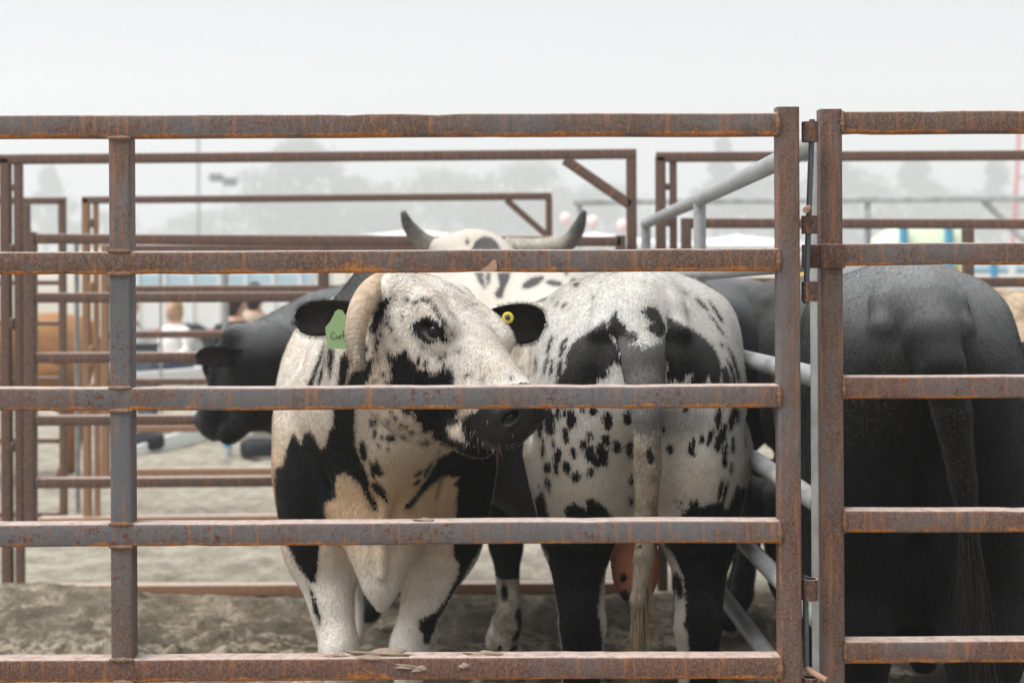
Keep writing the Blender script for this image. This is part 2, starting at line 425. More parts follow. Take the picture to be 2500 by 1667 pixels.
# ------------------------------------------------------------------ ground
def vnoise(X, Y, freq, seed, oct=4, gain=.5):
    """tileless value noise on arrays"""
    rs = np.random.RandomState(seed); T = rs.rand(256, 256); out = 0; a = 1; tot = 0
    for o in range(oct):
        x, y = X*freq + 17.3*o, Y*freq + 9.1*o; i, j = np.floor(x).astype(int), np.floor(y).astype(int); f, g = x - i, y - j
        f, g = f*f*(3 - 2*f), g*g*(3 - 2*g)
        q = lambda p, r: T[p % 256, r % 256]
        out = out + a*((q(i, j)*(1 - f) + q(i+1, j)*f)*(1 - g) + (q(i, j+1)*(1 - f) + q(i+1, j+1)*f)*g); tot += a; a *= gain; freq *= 2.03
    return out/tot
def ground():
    xs = axis((-300, -40, 20), (-40, -8, 2), (-8, -2.6, .15), (-2.6, 2.6, .016), (2.6, 8, .15), (8, 40, 2), (40, 300, 20))
    ys = axis((-30, 1.5, 1.5), (1.5, 3.2, .06), (3.2, 7.2, .016), (7.2, 12.5, .04), (12.5, 40, .6), (40, 420, 20))
    X, Y = np.meshgrid(xs, ys, indexing='ij')
    Z = .030*(vnoise(X, Y, 1.6, 1, 3) - .5) + .026*np.abs(vnoise(X, Y, 4.0, 2, 5, .65) - .5)*2 + .046*(vnoise(X, Y, 15.0, 3, 4, .8) - .5)
    lumps = np.clip(vnoise(X, Y, 9.0, 4, 2) - .62, 0, 1)*.13
    Z = Z + lumps
    rough = np.clip((7.4 - Y)/1.4, .65, 1)*np.clip(np.minimum(1, (9 - np.abs(X))/3), 0, 1)*np.where(Y > 13, 0, 1)
    Z = Z*rough - .03
    bank = np.exp(-((Y - 6.25)/.16)**2)*.03*(X < 3)*(.6 + .8*vnoise(X, Y, 2.3, 7, 2))          # dirt pushed up along the sill
    bank = bank + np.exp(-(((X + 2.2)/.5)**2 + ((Y - 6.0)/.35)**2))*.12
    Z = Z + bank
    nx, ny = X.shape; V = np.stack([X.ravel(), Y.ravel(), Z.ravel()], 1)
    I = np.arange(nx*ny).reshape(nx, ny); Q = np.stack([I[:-1, :-1].ravel(), I[1:, :-1].ravel(), I[1:, 1:].ravel(), I[:-1, 1:].ravel()], 1)
    t = NT('dry_dirt'); c = t.coord()
    big = t.noise(c, .9, 4, .6); mid = t.noise(c, 7, 6, .65); fine = t.noise(c, 60, 5, .7); dung = t.noise(t.mapping(c, (1, 1, 1)), 2.6, 6, .7, .8)
    sx = t.n('ShaderNodeSeparateXYZ'); t.l(c, sx.inputs[0])
    pen = t.math('MULTIPLY', t.ramp(sx.outputs[1], 6.3, 6.6, 1, 0), t.ramp(sx.outputs[1], 2.5, 2.9))       # trodden, darker soil inside the pens
    col = t.mix(t.ramp(mid, .35, .65), (.33, .295, .235), (.52, .48, .40))
    col = t.mix(t.math('MULTIPLY', t.ramp(t.noise(c, 3.4, 5, .7), .50, .62), .55), col, (.21, .185, .145))
    col = t.mix(t.ramp(fine, .35, .75, 0, .6), col, (.30, .265, .21))
    dk = t.mix(t.ramp(mid, .3, .7), (.27, .222, .158), (.47, .405, .31))
    dk = t.mix(t.math('MULTIPLY', t.ramp(dung, .42, .55), t.ramp(sx.outputs[1], 5.6, 6.4, 1.0, .45)), dk, (.075, .06, .042))
    dk = t.mix(t.math('MULTIPLY', t.ramp(t.noise(c, 19, 6, .75), .46, .58), t.ramp(sx.outputs[1], 5.6, 6.4, 1.0, .5)), dk, (.09, .072, .05))
    col = t.mix(t.math('MULTIPLY', pen, t.ramp(big, .2, .6, .6, 1)), col, dk)
    t.done(col, .95, t.bump(t.math('ADD', fine, mid), .8, .03), spec=.1)
    o = link('ground', mesh_fast('ground', V, Q), t.m, None, True); tag(o, kind='structure')
# ------------------------------------------------------------------ steel gates
TW = .045
def basis(p0, p1, up=(0, 0, 1)):
    x = (Vector(p1) - Vector(p0)); L = x.length; x.normalize(); up = Vector(up)
    if abs(x.dot(up)) > .95: up = Vector((0, -1, 0))
    y = up.cross(x).normalized(); z = x.cross(y)
    return Matrix(((x.x, y.x, z.x, 0), (x.y, y.y, z.y, 0), (x.z, y.z, z.z, 0), (0, 0, 0, 1))), L
def bar_mesh(name, L, w, h, bev=.0055, cuts=0):
    bm = bmesh.new(); bmesh.ops.create_cube(bm, size=1.0)
    bmesh.ops.scale(bm, vec=(L, w, h), verts=bm.verts)
    ed = [e for e in bm.edges if abs(e.verts[0].co.x - e.verts[1].co.x) > L*.5]
    if bev: bmesh.ops.bevel(bm, geom=ed, offset=bev, segments=3, affect='EDGES', profile=.5)
    me = bpy.data.meshes.new(name); bm.to_mesh(me); bm.free()
    for p in me.polygons: p.use_smooth = True
    me.set_sharp_from_angle(angle=math.radians(32))
    return me
def bar(name, p0, p1, mat, parent, w=TW, h=TW, bev=.0055, wob=0):
    R, L = basis(p0, p1)
    me = bar_mesh(name, L, w, h, bev)
    if wob:      # knocks and bends of years of use
        bm = bmesh.new(); bm.from_mesh(me); rs = np.random.RandomState(wob)
        n = max(8, int(L/.035))
        for i in range(1, n):
            x = -L/2 + L*i/n
            bmesh.ops.bisect_plane(bm, geom=bm.verts[:] + bm.edges[:] + bm.faces[:], plane_co=(x, 0, 0), plane_no=(1, 0, 0))
        ph = rs.uniform(0, 6.3, 8); dents = [(rs.uniform(-L/2, L/2), rs.uniform(-1, 1), rs.choice([-1, 1]), rs.uniform(.0008, .0022), rs.uniform(.012, .03)) for _ in range(int(L*4) + 1)]
        for v in bm.verts:
            x = v.co.x; v.co.z += .0011*math.sin(2.1*x + ph[0]) + .0006*math.sin(5.3*x + ph[1]) + .0003*math.sin(17*x + ph[2]); dy = .0012*math.sin(1.7*x + ph[3]) + .0004*math.sin(8*x + ph[4])
            v.co.y += dy
            for dx, zz, s, a, r in dents:
                q = ((x - dx)/r)**2 + ((v.co.z/h*2 - s)/.6)**2
                if q < 4: v.co.z -= s*a*math.exp(-q); v.co.y += a*.6*math.exp(-q)
        bm.to_mesh(me); bm.free()
        for p in me.polygons: p.use_smooth = True
        me.set_sharp_from_angle(angle=math.radians(32))
    o = link(name, me, mat)
    mid = (Vector(p0) + Vector(p1))/2
    m = Matrix.Translation(mid) @ R
    if parent is not None:
        o.parent = parent; o.matrix_parent_inverse = world_of(parent).inverted()
    o.matrix_basis = m
    return o
def pipe(name, pts, r, mat, parent, seg=16, hollow=False, n=None):
    P = np.array([tuple(p) for p in pts], float)
    if n: P = spline(P, n)
    c = P.mean(0)
    V, Fc = tube(P - c, [r]*len(P), seg, cap=not hollow)
    if hollow:
        V2, F2 = tube(P - c, [r*.80]*len(P), seg, cap=False); k = len(V); m = len(P)
        V = list(V) + list(V2); Fc = list(Fc) + [tuple(i + k for i in f[::-1]) for f in F2]
        for e in (0, (m-1)*seg):
            for j in range(seg):
                q = (e + j, e + (j+1) % seg, k + e + (j+1) % seg, k + e + j); Fc.append(q if e else q[::-1])
    me = mesh_np(name, V, Fc); o = link(name, me, mat, None, True); me.set_sharp_from_angle(angle=math.radians(45))
    if parent is not None:
        o.parent = parent; o.matrix_parent_inverse = world_of(parent).inverted()
    o.matrix_basis = Matrix.Translation(Vector(c))
    return o
def lump(name, p0, p1, r, mat, parent, seed, flat=1.0, n=14):
    """uneven bead from p0 to p1 (weld run, smear of mud)"""
    rs = np.random.RandomState(seed); P = np.linspace(np.array(tuple(p0)), np.array(tuple(p1)), n)
    c = P.mean(0); rad = [r*(.35 + .75*math.sin(math.pi*min(1, max(0, (i + .35)/(n - .3)))))*rs.uniform(.75, 1.25) for i in range(n)]
    ph = rs.uniform(0, 6, n)
    V, Fc = tube(P - c, rad, 9, True, lambda i, a: 1 + .18*math.sin(3*a + ph[i]))
    if flat != 1.0:
        V = [(v[0], v[1]*1.0, v[2]*flat) for v in V]
    o = link(name, mesh_np(name, V, Fc), mat, None, True)
    o.parent = parent; o.matrix_parent_inverse = world_of(parent).inverted(); o.matrix_basis = Matrix.Translation(Vector(c))
    return o
def clod(name, c, size, mat, parent, seed):
    rs = np.random.RandomState(seed); bm = bmesh.new(); bmesh.ops.create_icosphere(bm, subdivisions=3, radius=1)
    ph = rs.uniform(0, 6, 12); fr = rs.uniform(2, 7, (12, 3))
    for v in bm.verts:
        k = 1 + sum(.10*math.sin(fr[i] @ np.array(v.co) + ph[i]) for i in range(12))
        v.co = Vector((v.co.x*size[0]*k, v.co.y*size[1]*k, max(v.co.z, -.35)*size[2]*k))
    me = bpy.data.meshes.new(name); bm.to_mesh(me); bm.free()
    o = link(name, me, mat, None, True); o.parent = parent; o.matrix_parent_inverse = world_of(parent).inverted(); o.matrix_basis = Matrix.Translation(Vector(c))
    return o

def front_gates():
    Y = 2.8; yc = Y + TW/2
    # ---- left gate
    g = empty('steel_gate', (-.5, yc, 0)); tag(g, 'rusty square tube gate in front of the two spotted bulls', 'gate')
    zs = [1.763, 1.495, 1.226, .958, .691, .423, .155]
    mats = [M['rust'], M['rust'], M['rust_grey'], M['rust_grey'], M['rust_red'], M['rust_red'], M['rust']]
    xr = .5235
    for z, m in zip(zs, mats):
        bar('rail', (-2.25, yc, z), (xr, yc, z), m, g, wob=int(z*1000))
    pmats = [M['post'], M['post_grey'], M['post_grey'], M['post'], M['post'], M['post']]
    for i in range(len(zs) - 1):
        bar('stile', (-.773, yc + .001, zs[i] - TW/2 - .0005), (-.773, yc + .001, zs[i+1] + TW/2 + .0005), pmats[i], g, w=.0435, h=.0435)
        for z, s in ((zs[i] - TW/2, 1), (zs[i+1] + TW/2, 2)):
            lump('weld_bead', (-.797, Y + .0005, z), (-.749, Y + .0005, z), .0048, M['weld_pale'] if (i + s) % 2 else M['weld'], g, i*7 + s)
    bar('post', (.546, yc, 0), (.546, yc, 1.795), M['post'], g, w=.0445, h=.0430, bev=.006)
    bar('post', (-2.272, yc, 0), (-2.272, yc, 1.795), M['post'], g, w=.0445, h=.0430, bev=.006)
    for i, z in enumerate(zs):
        lump('weld_bead', (xr + .002, Y - .0005, z - .024), (xr + .002, Y - .0005, z + .022), .0050, M['weld'], g, 50 + i)
    # clods, smears and scrapes
    clod('mud_clod', (at(930, 1590, 2.82).x, yc - .004, zs[4] + TW/2 + .002), (.055, .013, .010), M['mud'], g, 1)
    clod('mud_clod', (at(1035, 1268, 2.82).x, yc - .006, zs[3] + TW/2 + .001), (.020, .008, .004), M['mud'], g, 2)
    clod('mud_clod', (at(820, 1600, 2.82).x, yc - .005, zs[4] + TW/2 + .001), (.024, .010, .004), M['mud'], g, 3)
    clod('mud_clod', (at(1180, 1590, 2.82).x, yc - .002, zs[4] + TW/2 + .001), (.035, .012, .005), M['mud'], g, 4)
    def patch(name, pts, mat, th=.0012):
        P = [at(u, v, Y) for u, v in pts]; c = sum(P, Vector())/len(P); n = len(P)
        V = [tuple(p - c) for p in P] + [tuple(p - c + Vector((0, -th, 0)) - (p - c)*.06) for p in P]
        o = link(name, mesh_np(name, V, [tuple(range(n, 2*n))[::-1]] + [(i, (i+1) % n, n + (i+1) % n, n + i)[::-1] for i in range(n)]), mat)
        o.parent = g; o.matrix_parent_inverse = world_of(g).inverted(); o.matrix_basis = Matrix.Translation(c + Vector((0, -.0004, 0)))
    patch('scrape_mark', [(1172, 662), (1180, 655), (1192, 648), (1198, 640), (1205, 634), (1212, 636), (1214, 648), (1213, 660), (1206, 663), (1190, 663)], M['scrape'])
    for i, (u, v, w_, h_) in enumerate(((990, 1628, .020, .007), (1022, 1634, .015, .008), (1134, 1626, .010, .006))):
        q = at(u, v, Y); o = clod('mud_smear', (q.x, Y + .0012, q.z), (w_, .0045, h_), M['mud'], g, 20 + i)
        o.matrix_basis = Matrix.Translation((q.x, Y + .0012, q.z))
    # hinge collars welded to the post
    def collar(v0, v1, parent, r=.0165, u=1977, mat=None):
        a, b = at(u, v0, yc), at(u, v1, yc); a = Vector((a.x, yc, a.z)); b = Vector((a.x, yc, b.z))
        pipe('collar', [a, b], r, mat or M['collar'], parent, 20, True)
    for v0, v1 in ((298, 347), (527, 571), (687, 735), (1412, 1463), (1652, 1690)):
        collar(v0, v1, g)
    # ---- right gate
    Y2 = 2.86; y2 = Y2 + TW/2
    g2 = empty('steel_gate', (1.2, y2, 0)); tag(g2, 'rusty square tube gate at the right, in front of the black bull', 'gate')
    px0 = at(2008, 800, Y2).x; px1 = at(2058, 800, Y2).x; pc = (px0 + px1)/2
    bar('post', (pc, y2, 0), (pc, y2, at(2030, 266, Y2).z), M['post'], g2, w=TW, h=px1 - px0, bev=.006)
    zc = [at(2300, v, Y2).z for v in (296.5, 622, 945, 1272, 1591)]; zc += [zc[-1] - .268, zc[-1] - .536]
    mats = [M['rust'], M['rust'], M['rust_red'], M['rust_red'], M['rust_red'], M['rust'], M['rust']]
    for z, m in zip(zc, mats):
        bar('rail', (px1 + .0015, y2, z), (3.0, y2, z), m, g2, wob=int(z*1000) + 7)
        lump('weld_bead', (px1 + .002, Y2 - .0005, z - .023), (px1 + .002, Y2 - .0005, z + .022), .0046, M['weld'], g2, int(z*99))
    bar('post', (3.023, y2, 0), (3.023, y2, 1.79), M['post'], g2)
    # latch clamp round the right post: plate plus eye for the pin
    za, zb = at(2030, 655, Y2).z, at(2030, 596, Y2).z; zm = (za + zb)/2
    bar('clamp_plate', (px0 - .004, Y2 - .0045, zm), (px1 + .003, Y2 - .0045, zm), M['collar'], g2, w=.008, h=zb - za, bev=.002)
    bar('clamp_plate', (px0 - .0375, Y2 + .014, zm), (px0 - .0035, Y2 - .002, zm), M['collar'], g2, w=.006, h=(zb - za)*.98, bev=.002)
    # ---- pins
    def pin(label, a, b, handle, name='gate_pin'):
        e = empty(name, a); tag(e, label, 'gate pin', 'pins holding the gates together')
        pipe('rod', [a, b], .0058, M['rod'], e, 14)
        pipe('handle', handle, .0062, M['rod_end'], e, 14, n=10)
        return e
    p = lambda u, v, dy=0: Vector((at(u, v, yc).x, yc + dy, at(u, v, yc).z))
    pin('upper blue steel pin with a short bent handle in the gate collars', p(1983, 292), p(1968, 742, .004), [p(1974, 508, .0), p(1970, 509, -.014), p(1961, 513, -.03), p(1957, 515, -.04)])
    pin('lower blue steel pin with a bent foot between the gate posts', p(1966, 1405), p(1969, 1632, 0), [p(1969, 1630, .0), p(1977, 1633, -.012), p(1992, 1640, -.025), p(2008, 1647, -.036)])
def pipe_gate():
    g = empty('pipe_gate', (.66, 3.05, 0)); tag(g, 'galvanised round pipe gate running back between the two pens', 'gate')
    near = [1.747, 1.493, 1.239, .967, .713, .483]; far = [1.649, 1.41, 1.17, .93, .69, .47]
    A, B = Vector((.662, 3.06, 0)), Vector((.592, 6.28, 0))
    for a, b in zip(near, far):
        pipe('rail', [A + Vector((0, 0, a)), A.lerp(B, .5) + Vector((0, 0, (a+b)/2 - .004)), B + Vector((0, 0, b))], .0235, M['galv'], g, 18)
    for t_, z0, z1 in ((0, .30, 1.747), (.52, .47, 1.69), (1, .30, 1.649)):
        p = A.lerp(B, t_); pipe('upright', [p + Vector((0, 0, z0)), p + Vector((0, 0, z1))], .021, M['galv'], g, 16)
def frame(name, label, cat, parts, group=None, Y=6.4, mat=None, tube=TW):
    """gate or frame given by the lines it shows: (part, (u, v), (u, v), size)"""
    p0 = at(parts[0][1][0], VH, Y)
    g = empty(name, (p0.x, Y, 0)); tag(g, label, cat, group)
    for q in parts:
        nm, a, b = q[0], q[1], q[2]; w = q[3] if len(q) > 3 and q[3] else tube; m = q[4] if len(q) > 4 else mat; dy = q[5] if len(q) > 5 else 0
        A = at(a[0], a[1], Y); B = at(b[0], b[1], Y); A.y = B.y = Y + dy
        if b[1] >= 1e4: B = Vector((A.x, A.y, 0.0))
        bar(nm, A, B, m, g, w=min(w, TW) if nm != 'sill' else .07, h=w, bev=.005)
    return g
G = 1e5
def back_gates():
    FA, FT = M['far'], M['far_tan']
    frame('steel_gateway', 'rusty overhead gate frame with a corner brace behind the spotted bulls', 'gateway',
          [('head_bar', (-160, 391), (1553, 376)), ('post', (14, 388), (14, G)), ('post', (45, 402), (45, G), .036), ('post', (1541, 388), (1541, G)), ('brace', (1378, 390), (1538, 500)),
           ('spacer', (27, 458), (36, 458), .03), ('spacer', (27, 610), (36, 610), .05), ('spacer', (27, 790), (36, 790), .05), ('spacer', (27, 1090), (36, 1090), .04), ('sill', (-160, 1440), (1541, 1432), .05, FT)], None, 6.42, FA)
    frame('gate_leaf', 'rusty rail gate leaf hanging in the overhead frame behind the spotted bulls', 'gate',
          [('stile', (76, 567), (76, 1290), .055), ('rail', (90, 583), (1515, 590)), ('rail', (90, 727), (1515, 722)), ('rail', (90, 873), (1515, 868)), ('rail', (90, 1026), (1515, 1018)), ('rail', (90, 1178), (1515, 1168)), ('rail', (90, 1290), (1515, 1282)),
           ('stile', (1515, 575), (1515, 1290)), ('upright', (790, 598), (790, 716)), ('upright', (790, 736), (790, 862))], None, 6.36, FA)
    frame('steel_gateway', 'thinner rusty overhead frame with a small brace, farther back than the first', 'gateway',
          [('head_bar', (202, 489), (1347, 479), .042), ('post', (210, 485), (210, G), .042, FT), ('post', (234, 498), (234, G), .03, FT), ('post', (1340, 484), (1340, G), .038), ('brace', (1236, 488), (1334, 574), .036),
           ('spacer', (218, 545), (229, 545), .05), ('spacer', (218, 640), (229, 640), .03, FT), ('spacer', (218, 705), (229, 705), .08, FT), ('spacer', (218, 870), (229, 870), .12, FT), ('spacer', (218, 980), (229, 980), .2, FT), ('sill', (100, 1272), (1340, 1258), .05, FT)], None, 8.15, FA)
    frame('gate_leaf', 'tan rusty rail gate leaf in the farther frame', 'gate',
          [('stile', (258, 598), (258, 1190), .05, FT), ('rail', (268, 606), (1320, 604), .04), ('rail', (268, 706), (1320, 702), .04), ('rail', (268, 817), (1320, 811), .04), ('rail', (268, 932), (1320, 926), .04), ('rail', (268, 1046), (1320, 1040), .04, FT), ('rail', (268, 1152), (1320, 1144), .042, FT), ('stile', (1320, 596), (1320, 1190), .04)], None, 8.10, FA)
    frame('steel_gateway', 'short rusty frame end at the far left with cross bars', 'gateway',
          [('head_bar', (-260, 492), (160, 490), .04), ('post', (152, 492), (152, G), .04), ('post', (66, 500), (66, G), .035), ('rail', (-250, 691), (144, 690), .028), ('rail', (-250, 790), (144, 789), .026), ('rail', (-250, 925), (144, 925), .026), ('rail', (-250, 1075), (144, 1075), .03), ('rail', (-250, 1255), (144, 1255), .03)], None, 8.25, FA)
    frame('steel_gateway', 'rusty overhead gate frame with double posts at the right behind the pipe gate', 'gateway',
          [('head_bar', (1602, 384), (2800, 378)), ('post', (1612, 384), (1612, G)), ('post', (1643, 397), (1643, G), .032), ('spacer', (1623, 456), (1636, 456), .03), ('spacer', (1623, 537), (1636, 537), .06), ('spacer', (1623, 660), (1636, 660), .05)], None, 6.42, FA)
    frame('gate_leaf', 'rusty rail gate leaf under the right overhead frame', 'gate',
          [('stile', (1675, 533), (1675, 1290)), ('rail', (1688, 545), (2800, 548)), ('rail', (1688, 690), (2800, 688)), ('rail', (1688, 836), (2800, 834)), ('rail', (1688, 980), (2800, 978)), ('rail', (1688, 1130), (2800, 1128)), ('rail', (1688, 1270), (2800, 1268)),
           ('upright', (2363, 560), (2363, 676)), ('upright', (2363, 702), (2363, 822))], None, 6.36, FA)
    g = frame('pipe_gate', 'pale galvanised gate far behind the right pen', 'gate', [('rail', (1400, 494), (2900, 482), .05), ('rail', (1400, 612), (2900, 604), .04), ('rail', (1400, 720), (2900, 712), .04)], None, 11.2, M['galv_pale'])
    for a, b in (((1415, 494), (1415, 960)), ((2400, 490), (2515, 600)), ((2118, 488), (2118, 960))):
        A, B = at(*a, 11.22), at(*b, 11.22); bar('upright' if a[0] == b[0] else 'brace', A, B, M['galv_pale'], g, .045, .045)
    # galvanised posts
    for (u, v, Y_, r, lab) in ((187, 600, 8.45, .016, 'thin galvanised post beside the far left gate frames'), (392, 640, 11.5, .011, 'slim grey post behind the far rails at the left'), (550, 640, 11.0, .025, 'blue grey post behind the black bull head'), (2118, 560, 7.6, .018, 'grey steel post behind the right gate leaf')):
        A = at(u, v, Y_); e = empty('steel_post', (A.x, Y_, 0)); tag(e, lab, 'post'); pipe('shaft', [Vector((A.x, Y_, 0)), A], r, M['galv'], e, 12); pipe('cap', [A, A + Vector((0, 0, .012))], r*1.15, M['galv'], e, 12)
# ------------------------------------------------------------------ cattle
def sym(p, s): return (p[0], p[1]*s, p[2])
def head_axes(yaw, pitch, roll=0.0):
    """columns: to the muzzle, to the animal's left, to the top of the head; yaw to the left of +x, pitch down"""
    fx = np.array([math.cos(pitch)*math.cos(yaw), math.cos(pitch)*math.sin(yaw), -math.sin(pitch)])
    ly = np.array([-math.sin(yaw), math.cos(yaw), 0.0]); uz = np.cross(fx, ly)
    c, s = math.cos(roll), math.sin(roll)
    return np.stack([fx, ly*c + uz*s, uz*c - ly*s], 1)

class Bull:
    """local frame: x to the head, y to the animal's left, z up, origin on the ground under the shoulders"""
    def __init__(s, name, loc, heading, scale=1.0):
        s.name, s.loc, s.heading, s.scale = name, np.array(loc, float), heading, scale
        s.head_o = np.array([.78, 0, 1.36]); s.head_R = head_axes(0, .75); s.hs = 1.0
        s.neck = [((.10, 0, 1.12), .29), ((.42, 0, 1.20), .235), ((.68, 0, 1.24), .17)]
        s.front = {q: [(.10, .20*q, .90), (.10, .205*q, .68), (.12, .18*q, .42), (.10, .175*q, .22), (.11, .175*q, .155), (.15, .175*q, .06)] for q in (1, -1)}
        s.hind = {q: [(-1.22, .145*q, .92), (-1.24, .155*q, .72), (-1.42, .135*q, .53), (-1.37, .14*q, .24), (-1.36, .14*q, .16), (-1.31, .14*q, .06)] for q in (1, -1)}
        s.tail = [(-1.40, 0, 1.335), (-1.51, 0, 1.29), (-1.575, 0, 1.18), (-1.595, 0, 1.08), (-1.60, 0, .95), (-1.60, 0, .8), (-1.60, 0, .68), (-1.60, 0, .52)]
        s.tail_r = [.058, .056, .042, .034, .029, .023, .019, .013]
        s.bend = 0.0; s.widen = 1.0
        s.hump = 1.0; s.brisket = True; s.with_head = True; s.extra = None; s.extra_head = None
        s.grid = (axis((-1.9, 1.5, .02)), axis((-.6, .6, .02)), axis((-.02, 1.7, .02)))
    # frames
    def to_world(s, P):
        P = np.asarray(P, float)*s.scale; c, n = math.cos(s.heading), math.sin(s.heading)
        x, y, z = P[..., 0], P[..., 1], P[..., 2]
        return np.stack([s.loc[0] + c*x - n*y, s.loc[1] + n*x + c*y, s.loc[2] + z], -1)
    def to_local(s, W):
        d = np.asarray(W, float) - s.loc; c, n = math.cos(s.heading), math.sin(s.heading)
        return np.stack([c*d[..., 0] + n*d[..., 1], -n*d[..., 0] + c*d[..., 1], d[..., 2]], -1)/s.scale
    def hp(s, p): return s.head_o + s.head_R@(np.asarray(p, float)*s.hs)
    def hpb(s, p):
        q = s.hp(p); q[1] += s.bend*max(0, q[0] + 1.2)**2; return q
    def build_field(s):
        F = Field(*s.grid)
        # trunk
        F.ell((-.45, 0, .98), (.66, .325, .355), .1)
        F.ell((.02, 0, .99), (.40, .285, .40), .12)
        F.ell((-.80, 0, 1.14), (.62, .24, .235), .12)
        F.ell((-1.18, 0, 1.14), (.40, .255, .27), .10)
        if s.hump: F.ell((.0, 0, 1.36), (.26*s.hump, .11, .15*s.hump), .12)
        for q in (1, -1):
            F.ell((.06, .2*q, 1.0), (.17, .10, .33), .09, rot_y(.12))
            F.ell((-1.27, .125*q, .97), (.26, .135, .30), .07, rot_y(-.05))
            F.ell((-1.10, .155*q, 1.265), (.22, .072, .08), .10)        # hook bones
            F.ell((-1.475, .092*q, 1.205), (.055, .034, .075), .03, rot_x(.25*q))      # pin bones
        F.ell((-1.27, 0, 1.345), (.26, .055, .05), .10)                   # croup
        if s.brisket: F.ell((.30, 0, .80), (.16, .10, .22), .10)        # brisket
        F.ell((-.2, 0, .70), (.5, .07, .07), .10)
        F.ell((-.62, 0, .62), (.10, .05, .08), .06)                     # sheath
        # neck
        for (a, ra), (b, rb) in zip(s.neck, s.neck[1:]): F.cone(a, b, ra, rb, .09)
        # legs
        for q in (1, -1):
            P = s.front[q]; F.chain(P[:3], [.115, .085, .044], .05)
            F.chain(P[2:5], [.044, .035, .042], .02); F.chain(P[4:], [.042, .052], .02)
            F.ell(P[2], (.054, .047, .07), .03)
            P = s.hind[q]; F.chain(P[:3], [.135, .075, .050], .05)
            F.chain(P[2:5], [.050, .042, .046], .02); F.chain(P[4:], [.046, .054], .02)
            F.ell((P[2][0] - .025, P[2][1], P[2][2] + .035), (.05, .042, .06), .03)     # point of hock
        F.ell((-1.12, 0, .80), (.22, .12, .10), .06)                    # between the thighs
        if s.extra: s.extra(F, s)
        for q in (1, -1):
            F.chain([(-1.50, .072*q, 1.315), (-1.56, .066*q, 1.25), (-1.585, .058*q, 1.16), (-1.59, .05*q, 1.04)], [.010, .015, .013, .008], .03, True)   # folds beside the tail
            F.chain([(-1.36, .062*q, 1.375), (-1.455, .080*q, 1.325), (-1.505, .086*q, 1.265), (-1.52, .078*q, 1.20)], [.010, .019, .020, .008], .026)   # skin folds over the tail root
            F.cone((-1.02, .20*q, 1.18), (-1.30, .235*q, 1.0), .012, .012, .06, True)
        F.cone((-1.60, 0, 1.1), (-1.56, 0, .80), .028, .022, .06, True)     # cleft between the buttocks
        F.chain(s.tail[:3], s.tail_r[:3], .045); F.chain(s.tail[2:], s.tail_r[2:], .012)
        if s.with_head: s.head(F)
        return F
    def head(s, F):
        R, h, hp = s.head_R, s.hs, s.hp
        def E(c, r, k=.03, tilt=None, sub=False):
            F.ell(hp(c), np.array(r)*h, k, R if tilt is None else R@tilt, sub)
        def C(a, b, ra, rb, k=.03, sub=False): F.cone(hp(a), hp(b), ra*h, rb*h, k, sub)
        E((.075, 0, -.085), (.135, .118, .095), .05)
        E((.16, 0, -.062), (.15, .118, .064), .04)
        C((.14, 0, -.12), (.385, 0, -.098), .092, .062, .05)
        E((.31, 0, -.052), (.15, .048, .04), .04)
        E((.412, 0, -.108), (.062, .064, .074), .03)
        E((.365, 0, -.12), (.09, .068, .07), .03)
        for q in (1, -1):
            E((.135, .055*q, -.19), (.125, .052, .125), .045)
            E((.19, .090*q, -.044), (.050, .030, .038), .025)      # orbit
            E((.14, .094*q, -.018), (.085, .030, .026), .03, rot_z(.2*q))   # brow ridge
            E((.28, .060*q, -.10), (.11, .02, .035), .03)
            E((.02, .098*q, -.045), (.045, .045, .045), .04)      # horn boss
            E((.440, .042*q, -.080), (.030, .026, .036), .015)     # nostril wing
        C((.08, 0, -.235), (.33, 0, -.212), .072, .040, .05)
        E((.36, 0, -.205), (.055, .050, .034), .02)               # chin
        for q in (1, -1):
            E((.385, .075*q, -.178), (.085, .030, .0055), .008, rot_y(.10), True)   # mouth line
            E((.462, .052*q, -.084), (.030, .0115, .022), .007, rot_z(.8*q)@rot_x(.35*q), True)
            E((.196, .122*q, -.044), (.0255, .022, .0145), .004, rot_y(.12), True)
            E((.192, .110*q, -.023), (.034, .014, .006), .008, rot_y(-.1))                # upper lid fold
            E((.196, .106*q, -.067), (.034, .012, .005), .008, rot_y(.2))
        E((.47, 0, -.16), (.03, .004, .03), .01, None, True)
        if s.extra_head: s.extra_head(F, E, C)
    def build(s, smooth=1):
        F = s.build_field(); V, Q = F.mesh(); V = relax(V, Q, smooth, .4); V[:, 1] *= s.widen; V[:, 1] += s.bend*np.maximum(0, V[:, 0] + 1.2)**2
        s.V, s.Q = V, Q; s.W = s.to_world(V); s.N = normals(s.W, Q)
        return s
    def fur(s, n, length=.012, rad=.00022, mask=None, seed=1, lift=.22, curl=None):
        """short coat of real hairs on the sides that can be seen; every hair takes the marking of the skin it grows from"""
        rs = np.random.RandomState(seed); V, Q = s.V, s.Q
        view = s.W - np.array([0, 0, EYE]); view /= np.linalg.norm(view, axis=1, keepdims=True)
        wv = np.clip((-(view*s.N).sum(1) + .35)*3, 0, 1)
        if mask is not None: wv = wv*mask
        a = V[Q]; ar = np.linalg.norm(np.cross(a[:, 2] - a[:, 0], a[:, 3] - a[:, 1]), axis=1)*wv[Q].mean(1)
        qi = rs.choice(len(Q), n, p=ar/ar.sum()); u, v = rs.rand(n, 1), rs.rand(n, 1)
        c = a[qi]; wts = np.stack([(1-u)*(1-v), u*(1-v), u*v, (1-u)*v], 1)
        P = (c*wts).sum(1); Nl = normals(V, Q); N = (Nl[Q[qi]]*wts).sum(1); N /= np.linalg.norm(N, axis=1, keepdims=True)
        g = np.tile(np.array([-.35, 0, -1.0]), (n, 1))
